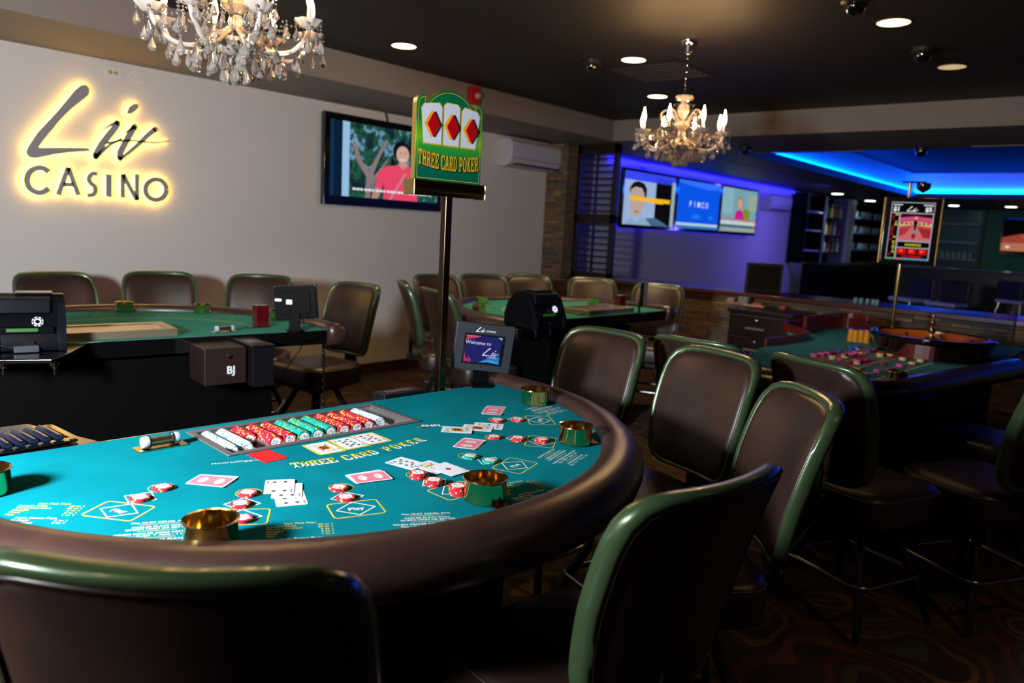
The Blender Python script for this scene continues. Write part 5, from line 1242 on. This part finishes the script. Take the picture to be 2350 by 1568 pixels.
# printed grid
g0, g1, g2, g3 = at(1835,823,RZ), at(1996,875,RZ), at(2142,833,RZ), at(2060,818,RZ)
mb = MB(); z = RZ+.0008
O = g1; U = (g0-g1); V = (g2-g1); Ul = U.length; Vl = V.length
def G(u, v): p = O+U*u+V*v; return (p.x, p.y)
def gl(u0,v0,u1,v1,w=.008): mb.stroke([G(u0,v0),G(u1,v1)], w, z, None, 0, None, 1, rnd=False)
gl(0,0,1,0,.010); gl(0,0,0,1,.010); gl(0,1,.35,1,.006); gl(.16,0,.16,1,.006); gl(.32,0,.32,1.0,.006)
for k in range(13): 
    u = .32+.055*k*.95; gl(u,0 if k % 4 == 0 else 0,u,1,.004)
for v in (.33,.66,1.0): gl(.32,v,1,v,.005)
for k in range(12):
    for j in range(3):
        u = .335+.0525*k; v = .05+.33*j; mb.flat([G(u,v),G(u+.03,v),G(u+.03,v+.22),G(u,v+.22)], z+.0004, 1 if (k+j)%2 == 0 else 2)
mb.flat([G(.05,.62),G(.10,.66),G(.08,.74),G(.03,.70)], z+.0004, 1)
mb.build('printed_grid', [mat('grid_white','b9c4c0',.6), mat('grid_red','c0341c',.6), mat('grid_black','0c3436',.6)], t, recalc=False)
cup_r = [((2060,853),'brass cup holder at the near right corner of the roulette table'),((2228,812),'brass cup holder below the wheel on the roulette table'),((1702,809),'small brass cup holder at the left end of the roulette table')]
for px, l in cup_r:
    c = at(px[0],px[1],RZ+.052); o = dup(cup0, loc=(c.x,c.y,RZ+.001), rz=0); tag(o,l)
# wheel
wc = Vector((-1.05,5.20,0)); RTB = t
R0 = .345
mb = MB(); mb.lathe([(.25,.002),(.30,.02),(.322,.05),(.336,.085),(R0+.010,.098),(R0+.012,.112),(R0,.120),(.315,.120),(.31,.112)], 64, cap0=True, cap1=False); t = mb.build('roulette_wheel', mat('wheel_black','08070a',.06,coat=.8), RTB, smooth=40, loc=(wc.x,wc.y,RZ)); t['label'] = 'black roulette wheel with orange wood bowl and chrome finial'
mb = MB(); mb.lathe([(.312,.113),(.275,.085),(.225,.066)], 64, cap0=False, cap1=False); mb.build('ball_track', mat('orange_wood','c25c14',.22,coat=.6), t, smooth=60)
mb = MB(); mb.lathe([(.225,.067),(.218,.058),(.18,.055)], 37*2, cap0=False, cap1=False); nb = len(mb.m); mb.m = [((k//2)%2) for k in range(nb)]; mb.build('number_ring', [mat('num_red','a01510',.3), mat('num_black','0a0a0a',.3)], t)
mb = MB(); mb.lathe([(.181,.055),(.14,.062),(.08,.085),(.04,.095)], 48, cap0=False, cap1=True); mb.build('cone', mat('dark_orange_wood','8a3c10',.2,coat=.6), t, smooth=60)
mb = MB(); mb.lathe([(.040,.094),(.030,.102),(.012,.110),(.010,.125),(.022,.135),(.024,.145),(.012,.158),(.008,.175),(.016,.185),(.017,.196),(.009,.206),(.006,.222),(.011,.230),(.010,.242),(.003,.250)], 24); mb.build('finial', mat('finial_chrome','cfb9a0',.1,1), t, smooth=40)
for k in range(8):
    a = 2*PI*k/8; mb = MB(); mb.lathe([(.006,-.018),(.009,0),(.006,.018)], 8, 0, XF((.26*math.cos(a),.26*math.sin(a),.083),a,0,.5)); mb.build('deflector', CHROME, t)
mb = MB(); mb.lathe([(.29,-.018),(.29,.0)], 48); mb.build('wheel_base', BLACK, t)
# clear guard
t = thing('wheel_guard','curved clear acrylic guard standing round the right side of the roulette wheel','guard',loc=(wc.x,wc.y,RZ))
mb = MB(); A0, A1 = math.radians(-78), math.radians(60); n = 26; rr_ = .42
vs = []; 
for k in range(n+1):
    a = A0+(A1-A0)*k/n
    for r_, z_ in ((rr_,-.03),(rr_+.005,-.03),(rr_+.005,.30),(rr_,.30)): vs.append((r_*math.cos(a), r_*math.sin(a), z_))
mb.add(vs, [(j*4+i, j*4+(i+1)%4, (j+1)*4+(i+1)%4, (j+1)*4+i) for j in range(n) for i in range(4)]+[(3,2,1,0),(n*4,n*4+1,n*4+2,n*4+3)]); mb.build('acrylic_sheet', mat('guard_acrylic','dfe8ff',.02,trans=1,ior=1.06), t, smooth=50)
for a in (-60,-20,30):
    a = math.radians(a); mb = MB(); mb.lathe([(.011,0),(.013,.006),(.008,.012)], 12, M=XF(((rr_+.004)*math.cos(a),(rr_+.004)*math.sin(a),-.005),a,0,PI/2)); mb.build('brass_knob', BRASS, t, smooth=40)
# roulette chips
RCOL = {'cream':mat('rchip_cream','d8bc7c',.5),'pink':mat('rchip_pink','d8569c',.5),'maroon':mat('rchip_maroon','8a1438',.5),'blue':mat('rchip_blue','1f4fc0',.5),'orange':mat('rchip_orange','d8901f',.5)}
RP = {}
def rchip(c, x, y, z, label, group):
    if c not in RP:
        mb = MB(); mb.lathe([(.0185,0),(.0195,.0008),(.0195,.0030),(.0185,.0038)], 20); mb.flat(ell(.011,.011,16), .0039); RP[c] = o = mb.build('roulette_chip', RCOL[c], smooth=30)
    else: o = RP[c].copy(); COL.objects.link(o)
    o.location = (x,y,z); tag(o, label, 'roulette chip', group)
RST = [((1842,825),[('cream',3)],'at the far left edge of the roulette layout'),((1868,820),[('pink',5)],'leftmost pink on the roulette layout'),((1884,818),[('pink',5)],'second pink from the left on the roulette layout'),((1897,816),[('pink',5)],'third pink from the left on the roulette layout'),
 ((1880,832),[('cream',3)],'low cream one behind the roulette stool back'),((1911,812),[('maroon',4)],'maroon one left of the blue on the roulette layout'),((1925,807),[('blue',3)],'blue one left of the silver marker'),((1910,825),[('cream',5)],'tall cream one left of centre on the roulette layout'),
 ((1926,826),[('pink',3)],'small pink one left of centre on the roulette layout'),((1938,822),[('cream',3),('pink',3)],'pink over cream below the silver marker'),((1951,803),[('blue',4)],'blue one behind the silver marker'),((1966,802),[('cream',2),('blue',4)],'blue over cream right of the silver marker'),
 ((1963,814),[('cream',3),('pink',2),('blue',1)],'mixed tall one right of the silver marker'),((1954,818),[('pink',5)],'pink one right of the silver marker'),((1968,821),[('maroon',4)],'maroon one at the centre of the roulette layout'),((1979,816),[('pink',3),('cream',2)],'cream over pink at the centre of the roulette layout'),
 ((1993,810),[('cream',1),('blue',3)],'blue one at the far right of the crowded area'),((2005,806),[('maroon',4)],'farthest maroon on the roulette layout'),((2019,819),[('cream',5)],'cream one near the rack tube'),((2031,817),[('maroon',4)],'maroon one near the rack tube'),((2042,819),[('maroon',2),('cream',2)],'cream and maroon one nearest the rack tube'),
 ((1948,835),[('maroon',3)],'low maroon one in front of centre'),((1966,836),[('cream',3),('pink',3)],'pink over cream in front of centre'),((1980,834),[('maroon',4)],'maroon one right of front centre'),((1989,829),[('maroon',4)],'second maroon one right of front centre'),
 ((2071,827),[('cream',4)],'cream one past the white line'),((2112,831),[('cream',4)],'farthest right cream on the roulette layout'),((2093,836),[('cream',3)],'cream one between the two right cream ones'),((2026,838),[('maroon',3)],'maroon one in the outer columns'),((2064,842),[('pink',4)],'pink one in the outer columns'),
 ((2045,849),[('maroon',3)],'maroon one in front of the outer pink'),((1966,851),[('orange',4)],'orange one behind the stool back'),((1985,863),[('orange',4)],'nearest orange one on the roulette layout'),((2013,855),[('pink',4)],'nearest pink one on the roulette layout'),
 ((1951,783),[('orange',20),('blue',2)],'leftmost tall orange pile'),((1962,785),[('orange',20)],'second tall orange pile'),((1974,786),[('orange',20),('blue',2)],'third tall orange pile'),((1988,788),[('orange',20),('pink',2)],'rightmost tall orange pile')]
for px, st, l in RST:
    b = at(px[0], px[1], RZ+.001); z = RZ+.0012
    for c, n in st:
        for k in range(n): rchip(c, b.x+random.uniform(-.001,.001), b.y+random.uniform(-.001,.001), z, f'{c} roulette chip, {l}', f'{c} chips, {l}'); z += .0040
b = at(1940,828,RZ); t = thing('win_marker','small silver and clear win marker standing among the roulette chips','marker',loc=(b.x,b.y,RZ+.026))
mb = MB(); mb.lathe([(.012,0),(.013,.006),(.007,.012),(.006,.034),(.012,.040),(.012,.048)], 16); mb.build('marker_body', CHROME, t, smooth=40)
eR = at(2080,806,RZ)-at(2035,800,RZ); dup(TB1, M=basis(at(2058,805,RZ+.001), eR, Vector((0,0,1)).cross(eR)), label='clear tube on a brass plate beside the roulette wheel wall')

# ------------------------------------------------------------------ roulette display on its pole
b = Vector((-1.47,5.98,0)); t = thing('roulette_display','portrait electronic display showing a roulette wheel, $1 and $5, on a gold pole','display',M=basis((b.x,b.y,RZ-.1), Vector((b.y,-b.x,0)).normalized(), (0,0,1)))
RD = t; bpy.context.view_layer.update(); IR = t.matrix_world.inverted()
dd = Vector((b.x,b.y,0)).normalized()
def onp(px, py):                       # the display's own plane, through the pole and facing the players
    r_ = ray(px,py); k = (Vector((b.x,b.y,0)).dot(dd)-.05)/r_.dot(dd); return IR @ Vector((r_.x*k, r_.y*k, r_.z*k+CH))
c4 = [onp(*p) for p in [(2034,446),(2166,450),(2146,617),(2013,608)]]
cx = sum(p.x for p in c4)/4; cyv = sum(p.y for p in c4)/4; w, h = .352, .470
lean = math.atan2(c4[0].x-c4[3].x, c4[0].y-c4[3].y)*.30
T = XF((cx,cyv,.05), rz=-lean)
mb = MB(); mb.tube([(0,0,0),(0,cyv-h/2,0)], .013, 12); mb.tube([(0,cyv+h/2-.02,0),(0,cyv+h/2+.105,0)], .011, 12); mb.build('pole', BRASS, t, smooth=60)
mb = MB(); mb.box((-w/2,-h/2,-.035),(w/2,h/2,.0),0,T); mb.build('casing', BLKGL, t, bevel=.006)
mb = MB(); mb.box((-w/2-.012,-h/2+.0,-.040),(-w/2,h/2,.002),0,T); mb.build('gold_side', BRASSD, t, bevel=.003)
mb = MB(); mb.box((w/2,-h/2+.0,-.040),(w/2+.012,h/2,.002),0,T); mb.build('gold_side', BRASSD, t, bevel=.003)
mats = []; mb = MB(); sw_, sh_ = .275, .405
def P(pts, col, lay, s=.85):
    m = img(col, s)
    if m not in mats: mats.append(m)
    mb.flat([((x-.5)*sw_, (.5-y)*sh_) for x, y in pts], .001+lay*.0004, mats.index(m), T)
def tx(s_, x, y, size, col, lay=6, bold=.03, s=.9):
    m = img(col, s)
    if m not in mats: mats.append(m)
    mb.text(s_, size, .001+lay*.0004, None, mats.index(m), T @ XF(((x-.5)*sw_, (.5-y)*sh_, 0)), bold=bold)
P(R4,'b5b2c0',0,.7); P(rc(.02,.015,.98,.18),'08080c',1); P(rc(.02,.20,.20,.97),'08080c',1); P(rc(.24,.20,.97,.66),'c25a60',1,.8); P(rc(.24,.69,.97,.78),'08080c',1); P(rc(.24,.80,.97,.97),'141016',1)
P([(.24,.20),(.97,.20),(.97,.27),(.6,.24),(.24,.27)],'3a0c10',2); P([(.24,.27),(.6,.24),(.97,.27),(.97,.36),(.6,.33),(.24,.36)],'cf5478',2); P([(.24,.36),(.6,.33),(.97,.36),(.97,.42),(.6,.39),(.24,.42)],'e8b87c',2)
for k in range(7): P(rc(.27+k*.1,.355,.32+k*.1,.385),'20141a' if k%2 else '8c1020',3)
P([(.24,.46),(.6,.42),(.97,.46),(.97,.66),(.24,.66)],'d86a70',2); P([(.66,.43),(.97,.46),(.97,.62),(.80,.60)],'a82a2c',3); P([(.24,.46),(.5,.43),(.4,.55),(.24,.6)],'b03a3c',3)
P(ell(.09,.035,16,.6,.50),'9a8a7c',4); P(ell(.05,.05,16,.6,.36),'22141a',4); P(rc(.575,.38,.625,.48),'22141a',4); P(ell(.03,.02,12,.6,.27),'d0c0b0',4); P(ell(.045,.05,12,.585,.585),'8c2028',4)
for k in range(3): P(rrect(.20,.10,.03,3,.36+k*.24,.855),'c01014',2,1.0); P(ell(.05,.025,12,.34+k*.24,.845),'ff4a30',3,1.0)
P(rc(.02,.975,.2,.995),'2c9c5a',2); P(rc(.2,.975,.35,.995),'d05a3c',2); P(rc(.35,.975,.98,.995),'3c8cc8',2)
tx('$1',.13,.155,.042,'ffffff'); tx('$5',.86,.155,.042,'ffffff'); tx('MINIMUM',.15,.06,.013,'ffffff'); tx('MAXIMUM',.85,.06,.013,'ffffff'); tx('STATISTICS',.6,.755,.020,'e8e020'); tx('HOT NUMBERS',.6,.955,.018,'e01818')
m = img('ffffff',.9); mats.append(m) if m not in mats else 0; logo(mb, logoT(.075,0,.155), .0034, None, mats.index(m), T); tx('CASINO',.5,.165,.010,'ffffff')
nums = ['36','9','1','0','00','12','23','5','19','34','8','27','3','32','7','10','4']
for k, s_ in enumerate(nums):
    y = .235+k*.0435; yl = k in (0,3,4,9,11,12,13,14,15); tx(s_, .15 if yl else .075, y, .020, 'e0d82c' if yl else 'e01a20')
mb.build('screen', mats, t, recalc=False)
mb = MB(); mb.box((-.05,cyv+h/2+.105,-.02),(.10,cyv+h/2+.115,.02)); mb.build('top_bar', BLACK, t); mb = MB(); mb.lathe([(.045,0),(.047,-.02),(.040,-.045),(.022,-.062),(.004,-.067)], 20, M=XF((.085,cyv+h/2+.105,0),rx=-PI/2)); mb.build('camera_dome', mat('pole_dome','0b0b10',.12), t, smooth=40)

# ------------------------------------------------------------------ cabinet by the half wall
ca = at(1676,706,.87); t = thing('drawer_cabinet','dark drawer cabinet with two lit handles in front of the stone half wall','cabinet',loc=(ca.x,ca.y,0),rz=math.radians(-2))
CB = mat('dark_cabinet_wood','1c1413',.35); mb = MB(); mb.box((0,0,.04),(.56,.50,.84)); mb.build('body', CB, t, bevel=.003)
mb = MB(); mb.box((-.02,-.02,.84),(.60,.50,.87)); mb.build('top', CB, t, bevel=.004)
for z0, z1 in ((.64,.82),(.45,.62),(.06,.43)):
    mb = MB(); mb.box((.02,-.016,z0),(.54,0,z1)); dr = mb.build('drawer', mat('drawer_front','211716',.32), t, bevel=.003)
    if z1 > .5:
        mb = MB(); mb.box((.18,-.040,(z0+z1)/2-.032),(.36,-.030,(z0+z1)/2-.016)); mb.box((.19,-.03,(z0+z1)/2-.030),(.20,-.016,(z0+z1)/2-.018)); mb.box((.34,-.03,(z0+z1)/2-.030),(.35,-.016,(z0+z1)/2-.018)); mb.build('handle', mat('handle_steel','b8b0a8',.3,.7), dr)
        mb = MB(); mb.lathe([(.012,0),(.012,.006),(.005,.009)], 14, M=basis((.27,-.016,(z0+z1)/2+.05),(1,0,0),(0,0,1))); mb.build('lock', CHROME, dr, smooth=40)
tp = at(1742,682,.90); yw = Vector((tp.x,tp.y,0)).normalized(); xr2 = Matrix.Rotation(math.radians(10),3,'Z') @ yw.cross(Vector((0,0,1)))
t = thing('computer_monitor','square grey computer monitor with a dark screen on the drawer cabinet','monitor',M=basis((tp.x-.02,tp.y+.12,.871), xr2, Vector((0,0,1))-yw*.08))
mb = MB(); mb.box((-.19,.075,-.035),(.19,.385,.0)); mb.build('casing', mat('monitor_grey','33302f',.4), t, bevel=.006)
mb = MB(); mb.box((-.165,.105,.0),(.165,.365,.0012)); mb.build('screen', mat('monitor_screen','241f1c',.2), t)
mb = MB(); mb.box((-.03,.01,-.03),(.03,.10,-.01)); mb.prism(ell(.10,.07,24),0,.012,0,basis((0,0,-.02),(1,0,0),(0,0,-1))); mb.build('stand', BLKPL, t, bevel=.004)
mb = MB(); mb.prism(ell(.009,.007,12,.0,.09), 0, .003); mb.build('power_button', CHROME, t)
for px, dz, (sx_, sy_, sz_), c, l in (((1722,692),0,(.07,.05,.06),'8c8278','small cream box left of the computer monitor stand'),((1735,702),0,(.20,.10,.012),'b8a894','pale papers lying in front of the computer monitor'),((1785,698),0,(.09,.05,.035),'b04a4a','small red and white packet on the drawer cabinet'),((1800,690),0,(.10,.07,.08),'7d7a78','grey box right of the computer monitor'),((1825,706),0,(.06,.05,.03),'a02838','small dark red packet at the right end of the cabinet'),((1840,682),0,(.14,.10,.02),'a2604a','folded reddish paper behind the cabinet packets')):
    p = at(px[0],px[1],.875); mb = MB(); mb.box((-sx_/2,-sy_/2,0),(sx_/2,sy_/2,sz_)); o = mb.build('desk_item' if False else ('paper' if 'paper' in l else 'packet' if 'packet' in l else 'box'), mat('item_'+c,c,.5), None, bevel=.003, loc=(p.x,min(p.y,ca.y+.40),.871)); tag(o, l, 'paper' if 'paper' in l else 'box')

# ------------------------------------------------------------------ the bar in the back
BX = -5.6
def Yat(px, py=500): return atX(px,py,BX).y
def shelfunit(y0, y1, label, zs, shelf_m, back_m, bottles, name='bar_shelf_unit'):
    t = thing(name, label, 'shelf unit', loc=(WX+.005,0,0)); mb = MB(); mb.box((0,y0,1.10),(.02,y1,2.46)); mb.build('back_panel', back_m, t)
    for z in zs: mb = MB(); mb.box((.02,y0+.02,z),(.30,y1-.02,z+.03)); mb.build('shelf', shelf_m, t)
    for y in (y0, y1-.03): mb = MB(); mb.box((.02,y,1.10),(.32,y+.03,2.46)); mb.build('side_post', bottles[1], t)
    return t
TILEM = ramp_mat('green_mosaic', [(.25,'16302e'),(.5,'3d6a5c'),(.62,'24505a'),(.8,'7a9a84')], 55, .25, 2, tex='noise', metal=.2)
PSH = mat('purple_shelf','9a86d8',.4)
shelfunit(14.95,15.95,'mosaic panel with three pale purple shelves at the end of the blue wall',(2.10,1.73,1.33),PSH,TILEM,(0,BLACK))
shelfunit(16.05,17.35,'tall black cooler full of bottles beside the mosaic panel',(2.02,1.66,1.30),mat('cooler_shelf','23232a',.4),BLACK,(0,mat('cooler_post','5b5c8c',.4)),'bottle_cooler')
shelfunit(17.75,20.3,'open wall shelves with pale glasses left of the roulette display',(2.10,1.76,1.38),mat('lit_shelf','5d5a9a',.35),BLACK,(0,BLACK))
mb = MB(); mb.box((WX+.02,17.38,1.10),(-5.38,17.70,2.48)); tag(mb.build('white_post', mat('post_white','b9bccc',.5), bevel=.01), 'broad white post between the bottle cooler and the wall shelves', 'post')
BOT = [('amber_glass','a8641c'),('clear_bottle','9fb2bc'),('red_bottle','7c1c1c'),('green_bottle','2c5a34'),('cream_bottle','c9b98c')]
BPR = {}
def bottle(x, y, z, k, label, group, s=1.0):
    k = k % 5
    if k not in BPR:
        mb = MB(); mb.lathe([(.036,0),(.040,.004),(.040,.15),(.034,.18),(.014,.21),(.013,.26),(.015,.262),(.015,.275)], 12); mb.flat([], 0) if False else None; BPR[k] = o = mb.build('bottle', mat(*BOT[k],.12,coat=.5), smooth=40)
    else: o = BPR[k].copy(); COL.objects.link(o)
    o.location = (x,y,z); o.scale = (s,s,s); tag(o, label, 'bottle', group)
for z, l in ((2.05,'top'),(1.69,'middle'),(1.33,'bottom')):
    for k in range(8): bottle(-5.58+.05*(k%2), 16.2+k*.14, z, k*3+int(z*10), f'bottle on the {l} shelf of the black cooler', f'bottles on the {l} cooler shelf')
GP = None
for z, l in ((2.13,'top'),(1.79,'middle'),(1.41,'bottom')):
    for k in (0,1,3,4,5,7,8):
        y = 17.98+k*.26
        if GP is None:
            mb = MB(); mb.lathe([(.045,0),(.055,.01),(.06,.14),(.055,.14),(.04,.012)], 14); GP = o = mb.build('glass_jar', mat('frosted_glass','7d98a6',.3), smooth=40)
        else: o = GP.copy(); COL.objects.link(o)
        o.location = (-5.55,y,z+.001); tag(o, f'pale glass on the {l} wall shelf left of the roulette display', 'glass', f'glasses on the {l} wall shelf')
# back wall of the bar
t = thing('bar_shelf_unit','glittering mosaic wall panel with shelves right of the roulette display','shelf unit',loc=(0,21.2,0))
xa, xb = atY(2155,480,21.1).x, atY(2258,480,21.1).x; mb = MB(); mb.box((xa,-.06,1.12),(xb,-.005,2.48)); mb.build('mosaic_panel', TILEM, t)
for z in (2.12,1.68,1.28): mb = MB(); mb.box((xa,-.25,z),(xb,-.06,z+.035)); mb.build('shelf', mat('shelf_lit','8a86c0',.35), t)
mb = MB(); mb.box((xb,-.12,1.10),(xb+.06,-.0,2.5)); mb.build('side_post', mat('post_dark','1c1a2a',.4), t)
for k in range(7):
    o = GP.copy(); COL.objects.link(o); o.location = (xa+.1+k*.12, 21.02, 1.316); o.name = 'glass_jar'; tag(o, 'pale glass on the lowest shelf of the glittering mosaic panel', 'glass', 'glasses on the mosaic panel shelf')
def pic_red(P):
    P(R4,'0a0608',0,.5); P([(.0,.55),(.3,.42),(.5,.5),(.75,.35),(1,.2),(1,.5),(.7,.62),(.45,.8),(.1,.9),(0,.8)],'b04a3c',1,.7); P(ell(.07,.07,14,.38,.5),'c86a50',2,.7); P([(0,.72),(.35,.7),(.55,.95),(0,.95)],'d88a6a',2,.6); P(ell(.035,.04,12,.1,.83),'bfe0e6',3,1)
cxp = atY(2375,545,21.1); tv((cxp.x,21.19,cxp.z), ((1,0,0),(0,0,1)), 1.35, .85, 'television with a reddish picture on the green wall at the right edge', pic_red)
# counter
ct = atY(2250,619,19.4); t = thing('bar_counter','long dark bar counter with a pale front edge in the back of the bar','counter',loc=(0,0,0))
mb = MB(); mb.box((-4.6,19.0,0),(4.6,19.5,1.06)); mb.build('front', mat('counter_front','17161f',.35), t)
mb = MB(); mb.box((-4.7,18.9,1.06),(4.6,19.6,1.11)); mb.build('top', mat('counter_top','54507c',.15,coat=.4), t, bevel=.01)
mb = MB(); mb.box((-5.45,15.0,0),(-4.9,19.6,1.10)); t2 = tag(mb.build('bar_counter', BLACK, bevel=.01), 'black return of the bar in front of the bottle cooler', 'counter')
# bar stools far behind
def bstool(x, y, rz, label):
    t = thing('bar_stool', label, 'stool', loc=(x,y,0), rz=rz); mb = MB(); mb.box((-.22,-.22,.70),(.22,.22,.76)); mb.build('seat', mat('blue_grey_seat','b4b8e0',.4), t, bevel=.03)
    mb = MB(); mb.box((-.20,-.24,.76),(.20,-.20,1.06)); mb.build('backrest', mat('dark_back','15152a',.4), t, bevel=.02)
    for sx_ in (-1,1):
        for sy_ in (-1,1): mb = MB(); mb.tube([(sx_*.17,sy_*.17,.70),(sx_*.22,sy_*.22,0)], .014, 6); mb.build('leg', CHROME, t, smooth=50)
    return t
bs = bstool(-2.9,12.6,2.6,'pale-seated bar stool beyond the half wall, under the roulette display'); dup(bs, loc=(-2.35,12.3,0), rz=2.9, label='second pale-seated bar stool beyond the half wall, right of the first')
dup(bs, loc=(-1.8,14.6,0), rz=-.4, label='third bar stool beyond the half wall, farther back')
# glasses on the ledge
for k, px in enumerate((1962,1975,1990,2003,2012)):
    o = GP.copy(); COL.objects.link(o); p = atY(px,700,7.35); o.location = (p.x,7.35,.976); o.scale = (.32,.32,.32); tag(o, 'small clear glass on the half wall ledge behind the cabinet', 'glass', 'small glasses on the half wall ledge')
lamp('bar_blue_fill','AREA',(-4.6,13.6,2.47),(.16,.12,1.0),60,.15,(-5.78,13.6,1.3),size_y=3)  # hidden blue area lamp added to tint the television wall
